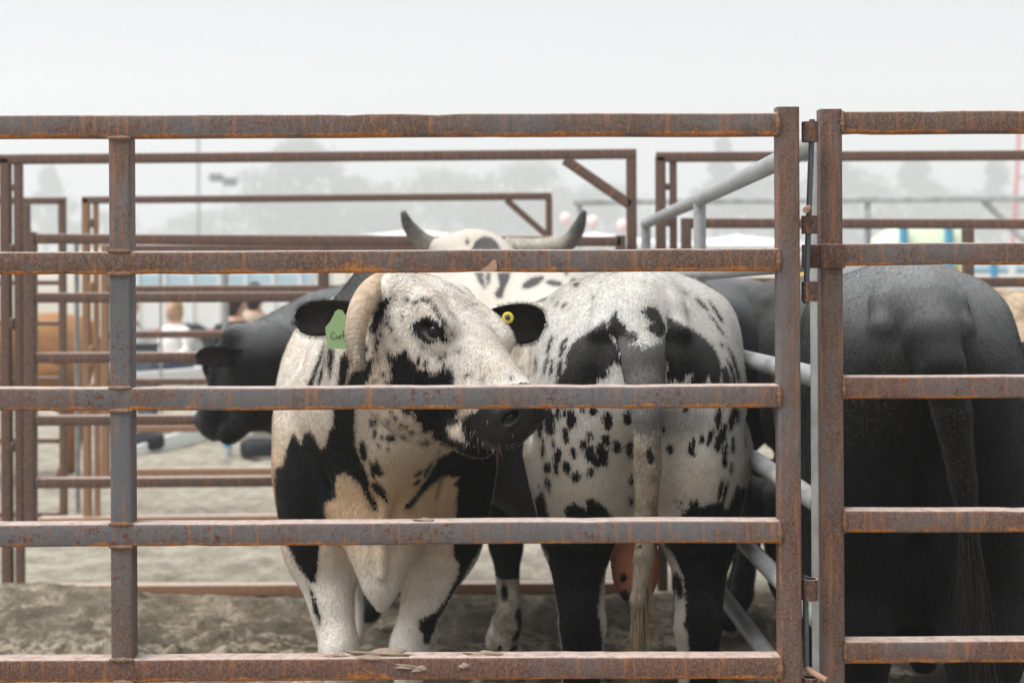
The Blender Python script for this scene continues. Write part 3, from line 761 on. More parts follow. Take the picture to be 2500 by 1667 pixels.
        if curl is not None:
            k = curl[Q[qi, 0]][:, None]; ph = P*38
            g = g*(1 - k) + k*np.stack([np.sin(ph[:, 1] + 2*np.sin(ph[:, 2])), np.sin(ph[:, 2]*1.3 + 2*np.cos(ph[:, 0])), np.cos(ph[:, 0] + ph[:, 1])], 1)*1.2
        t = g - N*(g*N).sum(1, keepdims=True); t /= np.linalg.norm(t, axis=1, keepdims=True) + 1e-6
        d = t + N*lift*rs.uniform(.5, 1.6, (n, 1)) + rs.normal(0, .16, (n, 3)); d /= np.linalg.norm(d, axis=1, keepdims=True)
        L = length*rs.uniform(.6, 1.3, (n, 1)); pts = np.zeros((n, 3, 3)); pts[:, 0] = P - N*.0006; pts[:, 1] = P + d*L*.5; pts[:, 2] = P + (d*.92 - N*lift*.25)*L
        hc = bpy.data.hair_curves.new('coat_hair'); hc.add_curves([3]*n)
        hc.position_data.foreach_set('vector', np.ascontiguousarray(pts, np.float32).ravel())
        ra = hc.attributes.get('radius') or hc.attributes.new('radius', 'FLOAT', 'POINT'); ra.data.foreach_set('value', np.tile(np.array([1, .85, .25], np.float32)*rad, n))
        for k_, A in s.A.items():
            val = (A[Q[qi]]*wts[:, :, 0]).sum(1) if k_ != 'rnd' else rs.rand(n)
            at_ = hc.attributes.new(k_, 'FLOAT', 'POINT'); at_.data.foreach_set('value', np.repeat(val, 3).astype(np.float32))
        o = bpy.data.objects.new('coat_hair', hc); COL.objects.link(o); o.parent = s.root; hc.materials.append(s.mat); o['kind'] = 'stuff'
        return o
    def finish(s, mats, attrs, root_label=None, cat='bull', group=None):
        attrs = dict(attrs); attrs['rnd'] = np.full(len(s.V), .5); s.A = attrs; s.mat = mats
        s.root = empty(s.name, s.loc, s.heading); s.root.scale = (s.scale,)*3
        tag(s.root, root_label, cat, group)
        me = mesh_fast('body', s.V, s.Q)
        for k, a in attrs.items():
            at_ = me.attributes.new(k, 'FLOAT', 'POINT'); at_.data.foreach_set('value', np.ascontiguousarray(a, np.float32))
        s.body = link('body', me, mats, s.root, True)
        return s
def rot_x(a): c, s = math.cos(a), math.sin(a); return np.array([[1, 0, 0], [0, c, -s], [0, s, c]])
def rot_y(a): c, s = math.cos(a), math.sin(a); return np.array([[c, 0, s], [0, 1, 0], [-s, 0, c]])
def rot_z(a): c, s = math.cos(a), math.sin(a); return np.array([[c, -s, 0], [s, c, 0], [0, 0, 1]])

def spline(P, n):
    """Catmull-Rom through control points (any width)"""
    P = np.asarray(P, float); P = np.vstack([2*P[0] - P[1], P, 2*P[-1] - P[-2]])
    out = []
    m = len(P) - 3
    for t in np.linspace(0, m, n):
        i = min(int(t), m - 1); f = t - i
        a, b, c, d = P[i:i+4]
        out.append(.5*((2*b) + (c - a)*f + (2*a - 5*b + 4*c - d)*f*f + (3*b - a - 3*c + d)*f**3))
    return np.array(out)
def tube(P, rad, seg=14, cap=True, bumps=None):
    """swept tube; returns vertices, faces"""
    P = np.asarray(P, float); n = len(P); T = np.gradient(P, axis=0); T /= np.linalg.norm(T, axis=1, keepdims=True) + 1e-12
    up = np.array([0, 0, 1.0]) if abs(T[0][2]) < .9 else np.array([1.0, 0, 0])
    V, Fc = [], []
    u = np.cross(up, T[0]); u /= np.linalg.norm(u)
    for i in range(n):
        u = u - T[i]*(u@T[i]); u /= np.linalg.norm(u); v = np.cross(T[i], u)
        for j in range(seg):
            a = 2*math.pi*j/seg; r = rad[i]*(1 if bumps is None else bumps(i, a))
            V.append(P[i] + r*(math.cos(a)*u + math.sin(a)*v))
    for i in range(n - 1):
        for j in range(seg):
            k = (j + 1) % seg
            Fc.append((i*seg + j, i*seg + k, (i+1)*seg + k, (i+1)*seg + j))
    if cap:
        Fc.append(tuple(range(seg))[::-1]); Fc.append(tuple((n-1)*seg + j for j in range(seg)))
    return V, Fc
def ear_mesh(root, tip, face, width, cup=.70, thick=.006, n=16, m=11, droop=0.0, fat=1.0):
    """leaf-shaped cupped ear from root to tip; face = direction its hollow looks to"""
    root, tip, face = (np.asarray(a, float) for a in (root, tip, face))
    ax = tip - root; L = np.linalg.norm(ax); ax /= L
    face = face - ax*(face@ax); face /= np.linalg.norm(face); sd = np.cross(ax, face)
    V, Fc = [], []
    for side in (0, 1):
        for i in range(n):
            t = i/(n - 1); wv = width*1.08*math.sqrt(t*.95 + .10)*math.sqrt(max(0, 1 - t**3.6) + .004)
            for j in range(m):
                q = -1 + 2*j/(m - 1)
                curl = cup*width*((1 - q*q)*(1 - .55*t) - .25) - .10*width*math.sin(3.0*t + 1.2*q)
                th = thick*(1 - abs(q)**3)*(1.2 - .7*t)
                p = root + ax*L*t + sd*wv*q*fat*2*.5 - face*curl + face*(th if side else -th) - np.array([0, 0, droop])*t*t
                V.append(p)
    K = n*m
    for i in range(n - 1):
        for j in range(m - 1):
            a = i*m + j; Fc.append((a, a+1, a+m+1, a+m)); b = K + a; Fc.append((b, b+m, b+m+1, b+1))
    for i in range(n - 1):
        for j in (0, m-1):
            a = i*m + j; f = (a, a+m, K+a+m, K+a); Fc.append(f if j == 0 else f[::-1])
    for j in range(m - 1):
        for i in (0, n-1):
            a = i*m + j; f = (a, K+a, K+a+1, a+1); Fc.append(f if i == 0 else f[::-1])
    return V, Fc
# ------------------------------------------------------------------ markings of the two spotted bulls, traced as outlines on the hide
def conv(scale, ox, oy):
    def f(L): return [(ox + x/scale, oy + y/scale) for x, y in L]
    return f
def cvel(scale, ox, oy):
    def f(L): return [(ox + e[0]/scale, oy + e[1]/scale, e[2]/scale, e[3]/scale, (e[4] if len(e) > 4 else 0)) for e in L]
    return f
c1, e1 = conv(2.959, 650, 600), cvel(2.959, 650, 600)
c3, e3 = conv(2.351, 620, 1000), cvel(2.351, 620, 1000)
c2, e2 = conv(3.135, 1250, 620), cvel(3.135, 1250, 620)
c4, e4 = conv(2.765, 1200, 1100), cvel(2.765, 1200, 1100)

CURLY_POLY = [
    c1([(868, 755), (930, 795), (975, 765), (1010, 745), (1030, 800), (1075, 830), (1095, 885), (1150, 900), (1215, 925), (1270, 895), (1285, 850), (1310, 900), (1330, 870), (1345, 930), (1365, 935), (1345, 1010),
        (1380, 1190), (1370, 1235), (1400, 1250), (1385, 1290), (1300, 1305), (1330, 1385), (1420, 1410), (1440, 1455), (1330, 1460), (1260, 1430), (1205, 1390), (1195, 1345), (1120, 1350), (1130, 1290), (1080, 1265), (1055, 1200), (1010, 1235), (985, 1190), (930, 1090), (885, 1005), (905, 940), (895, 850)]),
    c1([(1405, 1245), (1475, 1210), (1540, 1170), (1760, 1150), (1990, 1160), (2000, 1300), (1985, 1440), (1860, 1482), (1700, 1475), (1560, 1455), (1470, 1450), (1425, 1390)]),
    c1([(1045, 575), (1090, 540), (1150, 512), (1190, 515), (1240, 560), (1290, 610), (1310, 690), (1285, 705), (1240, 665), (1150, 690), (1090, 660), (1060, 620)]),
    c1([(1055, 405), (1120, 375), (1180, 388), (1235, 440), (1285, 520), (1305, 585), (1270, 600), (1235, 505), (1180, 430), (1110, 400), (1070, 430)]),
    c1([(850, 380), (905, 375), (880, 430), (840, 520), (810, 610), (785, 640), (745, 600), (780, 480)]),
    c1([(600, 945), (640, 880), (700, 880), (735, 825), (785, 800), (770, 870), (740, 960), (720, 1020), (640, 1100), (560, 1060), (580, 1010)]),
    c1([(425, 670), (400, 760), (350, 880), (300, 985), (290, 1030), (335, 1030), (375, 900), (410, 790)]),
    c1([(440, 745), (495, 745), (485, 860), (462, 960), (440, 860)]),
    c1([(535, 810), (570, 775), (605, 830), (595, 910), (565, 1030), (515, 1080), (525, 900)]),
    c1([(400, 860), (425, 790), (405, 940), (385, 1020), (365, 1015)]),
    c3([(230, 130), (252, 172), (270, 192), (288, 140), (320, 120), (348, 158), (380, 222), (408, 212), (430, 122), (455, 95), (460, -90), (585, -95), (578, 100), (585, 210), (620, 300), (655, 380), (664, 460), (702, 540), (717, 592), (682, 572), (640, 492), (612, 432), (562, 388), (520, 360), (472, 378), (464, 430), (472, 500), (406, 540), (412, 630), (372, 800), (372, 900), (352, 985), (322, 992), (290, 940), (255, 900), (200, 800), (120, 600), (120, 330), (165, 320), (198, 200)]),
    c3([(315, 1015), (350, 1060), (388, 1200), (378, 1245), (340, 1150)]),
    c3([(660, 288), (690, 312), (705, 283), (727, 330), (747, 362), (740, 382), (700, 375), (685, 398), (668, 360)]),
    c3([(668, 422), (700, 405), (742, 450), (772, 508), (768, 538), (722, 502), (690, 470)]),
    c3([(1052, 272), (1100, 255), (1190, 200), (1420, 200), (1420, 640), (1300, 790), (1180, 1000), (1060, 1200), (1000, 1345), (975, 1342), (970, 1290), (944, 1240), (950, 1208), (1012, 1180), (1060, 1150), (1110, 1075), (1165, 960), (1182, 882), (1150, 852), (1143, 790), (1155, 640), (1165, 520), (1172, 450), (1145, 430), (1180, 386), (1090, 378), (1012, 438), (960, 490), (900, 562), (864, 577), (872, 545), (925, 495), (962, 432), (1000, 378), (1030, 330)]),
    c3([(1035, 285), (1018, 335), (985, 388), (970, 380), (985, 338), (1015, 310)]),
]
CURLY_ELL = e3([(672, 75, 10, 28), (696, 70, 9, 30), (693, 137, 11, 30), (732, 158, 10, 17), (785, 165, 30, 24), (858, 160, 11, 9), (716, 205, 7, 9), (769, 225, 7, 10), (626, 236, 23, 58, -12), (812, 50, 8, 9), (848, 92, 14, 13), (873, 100, 8, 7), (905, 132, 12, 7), (965, 190, 8, 6), (992, 186, 12, 14), (945, 365, 27, 12, -40), (938, 415, 24, 10, -40), (790, 18, 8, 9), (770, 75, 6, 7), (1105, 210, 5, 5), (1068, 240, 6, 4)]) + \
    e1([(845, 545, 12, 22), (870, 560, 9, 16), (878, 520, 8, 14), (905, 600, 8, 16), (1012, 395, 16, 16), (1130, 715, 10, 14), (1280, 800, 12, 24, 30), (1265, 815, 16, 10), (1100, 830, 9, 34), (1150, 850, 9, 24), (1450, 935, 14, 6, -15), (1560, 965, 7, 14), (1765, 955, 8, 12), (980, 505, 7, 12), (1340, 640, 18, 10, 40), (1310, 690, 18, 12), (1385, 760, 10, 6), (800, 680, 14, 30), (825, 650, 9, 16), (935, 680, 6, 14), (715, 745, 16, 26), (790, 745, 10, 26), (805, 820, 8, 30), (780, 985, 8, 14), (845, 930, 9, 16), (868, 985, 10, 14), (945, 955, 12, 16)])
RUMP_POLY = [
    c2([(722, 505), (640, 562), (560, 612), (482, 660), (440, 712), (412, 790), (402, 880), (372, 932), (342, 955), (332, 1010), (380, 1100), (560, 1110), (650, 1010), (660, 945), (700, 962), (742, 920), (730, 880), (790, 832), (858, 868), (842, 800), (802, 700), (742, 600)]),
    c2([(1180, 478), (1250, 510), (1350, 560), (1450, 620), (1530, 700), (1582, 790), (1602, 870), (1592, 1000), (1560, 1080), (1530, 1000), (1502, 930), (1480, 1010), (1400, 1050), (1350, 985), (1392, 912), (1330, 930), (1312, 992), (1240, 960), (1190, 1000), (1185, 820), (1150, 800), (1160, 650), (1188, 560)]),
    c2([(978, 440), (1050, 398), (1102, 400), (1132, 450), (1172, 520), (1180, 572), (1150, 652), (1100, 622), (1040, 572), (1045, 535), (1092, 530), (1030, 490)]),
    c2([(728, 560), (750, 500), (792, 432), (812, 500), (862, 530), (880, 592), (950, 602), (962, 642), (912, 690), (850, 722), (830, 760), (800, 742), (788, 660), (740, 602)]),
    c2([(1600, 870), (1645, 855), (1670, 920), (1680, 1000), (1660, 1110), (1610, 1000)]),
    c2([(1640, 690), (1680, 730), (1720, 830), (1745, 940), (1752, 1010), (1735, 1000), (1700, 880), (1665, 780)]),
    c2([(1645, 800), (1670, 830), (1705, 920), (1715, 1000), (1690, 1010), (1670, 920)]),
    c4([(250, 230), (272, 262), (290, 332), (320, 280), (348, 255), (358, 302), (372, 392), (392, 452), (505, 452), (488, 402), (512, 368), (560, 350), (652, 392), (628, 330), (682, 318), (742, 360), (792, 412), (832, 450), (905, 500), (905, 600), (878, 640), (818, 745), (768, 800), (742, 900), (718, 1050), (738, 1180), (752, 1300), (730, 2300), (350, 2300), (380, 700), (200, 400)]),
    c4([(1275, 442), (1322, 400), (1342, 338), (1392, 330), (1412, 382), (1482, 350), (1542, 345), (1592, 392), (1632, 300), (1660, 230), (1692, 240), (1780, 260), (1760, 600), (1640, 1200), (1620, 2300), (1340, 2300), (1330, 1250), (1300, 1190), (1312, 1100), (1310, 1000), (1290, 850), (1250, 740), (1212, 680), (1170, 640), (1150, 520)]),
    c4([(640, -10), (690, 0), (720, 40), (745, 30), (790, 60), (780, 105), (740, 100), (715, 128), (680, 90), (650, 60)]),
]
c5, e5 = conv(4.704, 960, 500), cvel(4.704, 960, 500)
RUMP_POLY += [c5([(930, 770), (1040, 785), (1030, 850), (1080, 960), (1040, 960), (980, 880)]), c5([(1070, 780), (1130, 785), (1095, 930), (1065, 900)]), c5([(1190, 780), (1345, 780), (1330, 860), (1275, 980), (1255, 1070), (1195, 1080), (1165, 1020), (1225, 930)]),
              c5([(890, 530), (950, 405), (1040, 360), (1120, 372), (1190, 430), (1250, 530)])]
RUMP_ELL = e5([(1605, 890, 140, 48, -26), (1850, 900, 95, 34, 10), (2085, 890, 60, 42, 30), (1735, 1085, 110, 22, -16), (1990, 790, 26, 22), (850, 420, 20, 40)]) + e2([(290, 690, 14, 70, 17), (397, 680, 14, 58, 32), (262, 840, 12, 76, 14), (300, 875, 12, 60, 12), (388, 742, 16, 56, 32), (182, 845, 8, 46), (365, 880, 20, 72, 8), (345, 380, 10, 22, 38), (398, 392, 10, 22, 42), (1320, 298, 18, 6, 30), (1455, 385, 16, 62, -42), (1560, 440, 13, 100, -32), (1572, 545, 8, 85, -36), (1605, 690, 10, 22, -35), (618, 335, 12, 6, -30),
                (285, 1280, 45, 115, -5), (215, 1330, 26, 78), (350, 1210, 20, 62), (400, 1210, 18, 36), (455, 1260, 38, 76, -5), (545, 1195, 26, 26), (620, 1200, 36, 36), (730, 1275, 38, 68, -8), (885, 1255, 30, 52), (1160, 1340, 20, 33), (1330, 1190, 26, 26), (410, 1380, 25, 62, -10), (595, 1395, 25, 40, -10), (550, 1460, 30, 46), (720, 1420, 32, 46, -10), (805, 1475, 35, 52, -10), (905, 1490, 25, 72), (1055, 1535, 30, 55), (1210, 1490, 20, 42), (1375, 1470, 28, 72, 8), (1455, 1410, 22, 38, 5), (1520, 1400, 26, 65, 15), (1580, 1260, 25, 95, 5), (1690, 1250, 30, 110, 15), (1600, 1400, 34, 120, 20), (1635, 1480, 15, 90), (1690, 1460, 15, 62), (315, 1455, 12, 36), (235, 1480, 15, 72), (470, 1520, 25, 46, -8), (350, 1540, 30, 62), (600, 1530, 46, 62), (690, 1510, 40, 72, -15), (1725, 1230, 16, 70, 5), (885, 870, 30, 46)]) + \
    e4([(375, 110, 28, 42), (435, 85, 18, 82), (505, 110, 28, 46, -15), (570, 175, 30, 38, -15), (672, 143, 25, 28), (365, 210, 10, 36), (388, 235, 12, 46), (320, 240, 5, 8), (1070, 50, 28, 55), (1205, 5, 20, 15), (1350, 15, 25, 20), (1575, 40, 20, 72), (1620, 120, 12, 42), (945, 200, 12, 40), (945, 335, 15, 30), (1545, 270, 16, 80, 10), (1575, 290, 14, 90, 12), (1260, 910, 34, 90, -15), (1270, 345, 24, 4, 20), (1285, 390, 24, 4, 25), (990, 640, 20, 16), (890, 855, 24, 36), (895, 985, 38, 48)])

def markings(b, polys, ells, seed, nspot=70, rad=(.02, .07)):
    """distance (m) of every hide vertex to the nearest dark patch; unseen flanks get scattered spots of the same kind"""
    U = pix(b.W); Y = b.W[:, 1]
    d = np.full(len(U), 9e3)
    for P in polys:
        P = np.asarray(P); lo, hi = P.min(0) - 40, P.max(0) + 40
        m = ((U > lo) & (U < hi)).all(1)
        if m.any(): d[m] = np.minimum(d[m], polydist(U[m], P))
    for e in ells:
        r = max(e[2], e[3]) + 30
        m = (np.abs(U[:, 0] - e[0]) < r) & (np.abs(U[:, 1] - e[1]) < r)
        if m.any(): d[m] = np.minimum(d[m], elldist(U[m], e))
    d = np.minimum(d, 40)*Y/FPX
    view = b.W - np.array([0, 0, EYE]); view /= np.linalg.norm(view, axis=1, keepdims=True)
    facing = -(view*b.N).sum(1)
    rs = np.random.RandomState(seed)
    idx = rs.choice(len(b.W), nspot, replace=False); g = np.full(len(U), 1.0)
    for i in idx:
        r = rs.uniform(*rad); q = (b.W - b.W[i])*np.array([1.2, 1.2, .75])
        g = np.minimum(g, np.sqrt((q**2).sum(1)) - r)
    k = np.clip((facing - .02)/.10, 0, 1)
    return np.clip(d*k + np.minimum(g, .04)*(1 - k), -.05, .05), facing, U
def soft_oval(U, e): return np.clip(.5 - elldist(U, e)/(2*min(e[2], e[3])*.5), 0, 1)
# ------------------------------------------------------------------ the bull facing the gate
def make_curly():
    b = Bull('spotted_bull', (-.365, 4.10, 0), math.radians(-85))
    b.hs = 1.03
    b.head_o = b.to_local(np.array([-.196, 3.44, 1.455])); b.head_R = head_axes(math.radians(36), math.radians(31), math.radians(-13))
    b.neck = [((.05, 0, 1.12), .26), ((.33, .01, 1.15), .215), ((.53, .04, 1.25), .17), (tuple(b.hp((.05, 0, -.13))), .13)]
    for q in (1, -1):
        b.front[q] = [(.10, .175*q - .01, .90), (.14, .16*q - .015, .68), (.23, .095*q - .035, .44), (.22, .09*q - .035, .23), (.23, .09*q - .035, .155), (.27, .09*q - .035, .06)]
    b.brisket = False
    def extra(F, s):
        F.ell((.30, -.01, .90), (.13, .125, .21), .07)
        F.chain([(.33, -.008, .80), (.35, -.012, .71), (.365, -.014, .64), (.372, -.014, .585)], [.095, .062, .034, .012], .05)     # brisket tip
        F.chain([(.50, .02, 1.06), (.475, .005, .95), (.44, -.008, .80), (.425, -.012, .68)], [.016, .014, .013, .010], .018)            # brisket fold
        for q in (1, -1):
            F.ell((.225, .165*q - .005, .93), (.075, .07, .10), .04)                  # point of the shoulder
            F.chain([(.30, .19*q, 1.22), (.335, .155*q, 1.05), (.33, .125*q, .88)], [.012, .016, .010], .05, True)   # neck and shoulder groove
            F.chain([(.44, .10*q, 1.10), (.44, .065*q, .96), (.42, .04*q, .82)], [.010, .012, .008], .03)           # skin folds
            F.chain([(.27, .10*q - .02, .72), (.26, .075*q - .02, .64)], [.012, .010], .03, True)                   # armpit crease
            F.ell((.265, .095*q - .035, .445), (.022, .028, .034), .02)              # knee cap
        F.cone(s.hp((.20, 0, -.27)), (.45, .02, .98), .06, .05, .10)        # throat skin
        for q in (1, -1):
            F.cone((.16, .18*q - .005, 1.0), (.15, .175*q - .01, .74), .095, .09, .07)
    b.extra = extra
    b.grid = (axis((-1.75, -.1, .03), (-.1, .45, .009), (.45, 1.2, .006)), axis((-.42, -.2, .008), (-.2, .45, .006), (.45, .55, .012)),
              axis((-.02, .40, .02), (.40, .9, .009), (.9, 1.60, .006), (1.60, 1.7, .02)))
    return b.build()
# ------------------------------------------------------------------ the bull seen from behind
def make_rump():
    b = Bull('spotted_bull', (.427, 5.13, 0), math.radians(86), 1.04)
    b.tail = [(-1.36, 0, 1.33), (-1.48, 0, 1.285), (-1.55, -.006, 1.21), (-1.58, -.013, 1.14), (-1.60, -.015, 1.07), (-1.605, -.016, .95), (-1.60, -.012, .83), (-1.60, -.006, .74), (-1.60, .007, .64), (-1.60, .014, .5)]
    b.tail_r = [.06, .058, .046, .038, .032, .029, .023, .02, .016, .010]
    for q, yy in ((1, .045), (-1, -.20)): b.front[q] = [(x, yy*.9 + .03*q, z) if i < 2 else (x, yy, z) for i, (x, _, z) in enumerate(b.front[q])]
    b.bend = .23; b.widen = 1.05; b.hump = .55
    def extra(F, s):
        F.ell((-1.30, .008, .655), (.062, .058, .10), .012)             # scrotum
        F.ell((-.42, .05, .74), (.55, .27, .17), .08)
    b.extra = extra
    b.head_o = np.array([.50, 0, 1.52]); b.head_R = head_axes(math.radians(20), math.radians(55))
    b.neck = [((.05, 0, 1.12), .29), ((.32, 0, 1.2), .23), (tuple(b.hp((.05, 0, -.12))), .14)]
    b.grid = (axis((-1.75, -1.0, .007), (-1.0, 1.2, .02)), axis((-.42, .42, .007)), axis((-.02, .35, .02), (.35, 1.5, .007), (1.5, 1.7, .02)))
    return b.build()

def attrs(b, **kw):
    z = np.zeros(len(b.V))
    A = {k: z for k in ('roan', 'curl', 'grime', 'speck', 'warm', 'pink', 'dirt', 'ddust', 'wet')}
    A['blk'] = z + .05
    A.update(kw); return A
def horn(b, P, R, mat, name='horn', seg=16, n=30):
    """P: control points in the animal's frame"""
    Q = spline(np.hstack([np.asarray(P, float), np.asarray(R, float)[:, None]]), n)
    rs = np.random.RandomState(3)
    V, Fc = tube(Q[:, :3], Q[:, 3], seg)
    tipc = Q[-1, :3] + (Q[-1, :3] - Q[-2, :3])*.5
    k = len(V); V.append(tipc); Fc = Fc[:-1] + [((n-1)*seg + j, (n-1)*seg + (j+1) % seg, k) for j in range(seg)]
    me = mesh_np(name, V, Fc)
    a = me.attributes.new('along', 'FLOAT', 'POINT'); a.data.foreach_set('value', np.repeat(np.linspace(0, 1, n), seg).tolist() + [1.0])
    return link(name, me, mat, b.root, True)
def eyes(b, hz=(.196, .0985, -.044), r=.0212, sides=(1, -1)):
    for q in sides:
        bm = bmesh.new(); bmesh.ops.create_uvsphere(bm, u_segments=20, v_segments=12, radius=r*b.hs)
        c = b.hpb((hz[0], hz[1]*q, hz[2])); bmesh.ops.translate(bm, vec=Vector(c), verts=bm.verts)
        me = bpy.data.meshes.new('eye'); bm.to_mesh(me); bm.free(); link('eye', me, M['eye'], b.root, True)
def strands(b, roots, dirs, length, rad, mat, name='hair', seg=5, curl=.15, gravity=.3, seed=1, to_local=False):
    """bunch of tapering hairs as one mesh"""
    rs = np.random.RandomState(seed); V, Fc = [], []
    for p, d in zip(roots, dirs):
        L = length*rs.uniform(.6, 1.15); d = np.asarray(d, float) + rs.normal(0, curl, 3); d /= np.linalg.norm(d)
        pts = [np.asarray(p, float)]
        for i in range(seg):
            d = d + np.array([0, 0, -gravity/seg]) + rs.normal(0, curl*.3, 3); d /= np.linalg.norm(d)
            pts.append(pts[-1] + d*L/seg)
        base = len(V)
        s0 = np.cross(d, rs.normal(0, 1, 3)); s0 /= np.linalg.norm(s0) + 1e-9; s1 = np.cross(d, s0)
        for i, q in enumerate(pts):
            r = rad*(1 - i/(len(pts) - .5))
            for a in range(3): V.append(q + r*(math.cos(a*2.094)*s0 + math.sin(a*2.094)*s1))
        for i in range(len(pts) - 1):
            for a in range(3):
                k = (a + 1) % 3; Fc.append((base + i*3 + a, base + i*3 + k, base + i*3 + 3 + k, base + i*3 + 3 + a))
    return link(name, mesh_np(name, V, Fc), mat, b.root, True)

FUR = 1000
def herd():
    # ---- facing bull
    b = make_curly()
    d, facing, U = markings(b, CURLY_POLY, CURLY_ELL, 3)
    hl = (b.V - b.head_o)@b.head_R/b.hs           # head coordinates of every vertex
    inhead = (hl[:, 0] > -.02) & (hl[:, 0] < .6) & (np.abs(hl[:, 1]) < .16) & (hl[:, 2] > -.32) & (hl[:, 2] < .08)
    wet = np.where(inhead, np.clip((hl[:, 0] - .375)/.05, 0, 1)*np.clip((hl[:, 2] + .20)/.02, 0, 1), 0)
    d = np.where(inhead & (hl[:, 0] > .41) & (hl[:, 2] > -.185), -.03, d)      # nose pad
    sock = np.minimum(np.linalg.norm(hl - np.array([.196, -.112, -.046]), axis=1), np.linalg.norm(hl - np.array([.196, .112, -.046]), axis=1))
    d = np.minimum(d, sock - .031)
    d = np.where((b.V[:, 2] > 1.36) & (b.V[:, 0] < .36) & ~inhead, -.03, d)
    lipw = inhead & (hl[:, 2] < -.186) & (hl[:, 0] < .45)
    speck = np.where(inhead & (facing > 0), .55*np.clip((.28 - np.abs(hl[:, 0] - .14))/.1, 0, 1)*np.clip((-.05 - hl[:, 2])/.03, 0, 1), 0)
    warm = np.clip((1.15 - b.W[:, 2])/.25, 0, 1)*np.clip((b.W[:, 2] - .62)/.2, 0, 1)*.95
    warm = np.maximum(warm, np.where(inhead, .45*np.clip((-.09 - hl[:, 2])/.08, 0, 1), 0))
    roan = np.where(inhead, .5*np.exp(-np.maximum(0, np.abs(d) - .002)/.007), .35*np.exp(-np.abs(d)/.005)*(np.abs(d) < .02))
    curl = np.where(inhead, 1.0*np.clip((.26 - hl[:, 0])/.1, 0, 1)*np.clip((hl[:, 2] + .09)/.03, 0, 1), 0)
    b.finish(M['coat'], attrs(b, curl=curl, grime=.5*np.clip((b.N[:, 2] - .1)/.8, 0, 1), blk=d, wet=wet, speck=speck, warm=warm, roan=roan), 'black and white spotted bull facing the front gate, curled horn and green ear tag')
    eyes(b)
    b.fur(FUR*130, .011, .00022, np.where(inhead, 1.6, 1.0)*(1 - np.clip(wet*1.4, 0, 1))*(b.V[:, 0] > -.2)*np.clip((sock - .026)/.012, 0, 1), 31, .20, .75*curl)
    L = lambda u, v, Y: b.to_local(np.array(at(u, v, Y)))
    horn(b, [L(985, 690, 3.43), L(951, 688, 3.40), L(908, 711, 3.35), L(883, 749, 3.30), L(871, 789, 3.265), L(868, 836, 3.24), L(875, 884, 3.225), L(878, 905, 3.222)],
         [.034, .0325, .031, .029, .0265, .0225, .0175, .0125], M['horn'])
    ear = []
    def mk_ear(root, tip, face, wd, **kw):
        V, Fc = ear_mesh(root, tip, face, wd, **kw)
        o = link('ear', mesh_np('ear', V, Fc), M['ear'], b.root, True)
        P = np.array(V); return o, P
    dirw = lambda x, y, z: np.array(b.to_local(b.loc + np.array((x, y, z)))) - b.to_local(b.loc)
    o1, P1 = mk_ear(L(905, 758, 3.47), L(720, 781, 3.50), dirw(.10, -1, -.28), .056)
    o2, P2 = mk_ear(L(1180, 780, 3.52), L(1330, 792, 3.56), dirw(-.25, -1, -.15), .064)
    # ear fringe
    for nm, P, sd in (('right', P1, 4), ('left', P2, 5)):
        ring_ = np.array([P[i*11] for i in range(3, 16)] + [P[i*11 + 10] for i in range(15, 2, -1)]); cen = P.mean(0)
        rs = np.random.RandomState(sd); R_, D_ = [], []
        for _ in range(1100):
            t_ = rs.uniform(0, len(ring_) - 1.001); i = int(t_); e = ring_[i] + (ring_[i+1] - ring_[i])*(t_ - i)
            R_.append(e + rs.normal(0, .0025, 3)); dv = e - cen; D_.append(dv/np.linalg.norm(dv) + np.array([0, 0, -.35]))
        strands(b, R_, D_, .0095, .00035, M['hair_black'], 'ear_fringe', 3, .30, .3, sd)['kind'] = 'stuff'
    # green tag with hand-written name
    Yt = 3.395
    out = [(818, 760), (826, 755), (836, 757), (842, 767), (846, 778), (862, 797), (863, 853), (832, 852), (799, 850), (794, 799), (806, 785), (814, 770)]
    f = [L(u, v, Yt + (v - 800)*.0004) for u, v in out]; bk = [L(u, v, Yt + .004 + (v - 800)*.0004) for u, v in out]; n = len(out)
    tagm = mesh_np('ear_tag', f + bk, [tuple(range(n))[::-1], tuple(range(n, 2*n))] + [(i, (i+1) % n, n + (i+1) % n, n + i) for i in range(n)])
    tg = link('ear_tag', tagm, M['tag_green'], b.root)
    ink = [[(818, 813), (812, 811), (808, 818), (809, 826), (815, 828), (819, 826)], [(821, 819), (821, 825), (825, 826), (828, 820), (828, 826)], [(831, 827), (831, 819), (834, 818), (836, 819)], [(838, 807), (838, 826)], [(842, 818), (845, 824)], [(850, 816), (846, 826), (842, 834)]]
    V, Fc = [], []
    for st in ink:
        Q = spline([np.array(L(u, v, Yt - .0012 + (v - 800)*.0004)) for u, v in st], 3*len(st)) if len(st) > 2 else np.array([np.array(L(u, v, Yt - .0012 + (v - 800)*.0004)) for u, v in st])
        v_, f_ = tube(Q, [.00075]*len(Q), 6); k = len(V); V += list(v_); Fc += [tuple(i + k for i in q) for q in f_]
    link('lettering', mesh_np('lettering', V, Fc), M['ink'], tg, True)
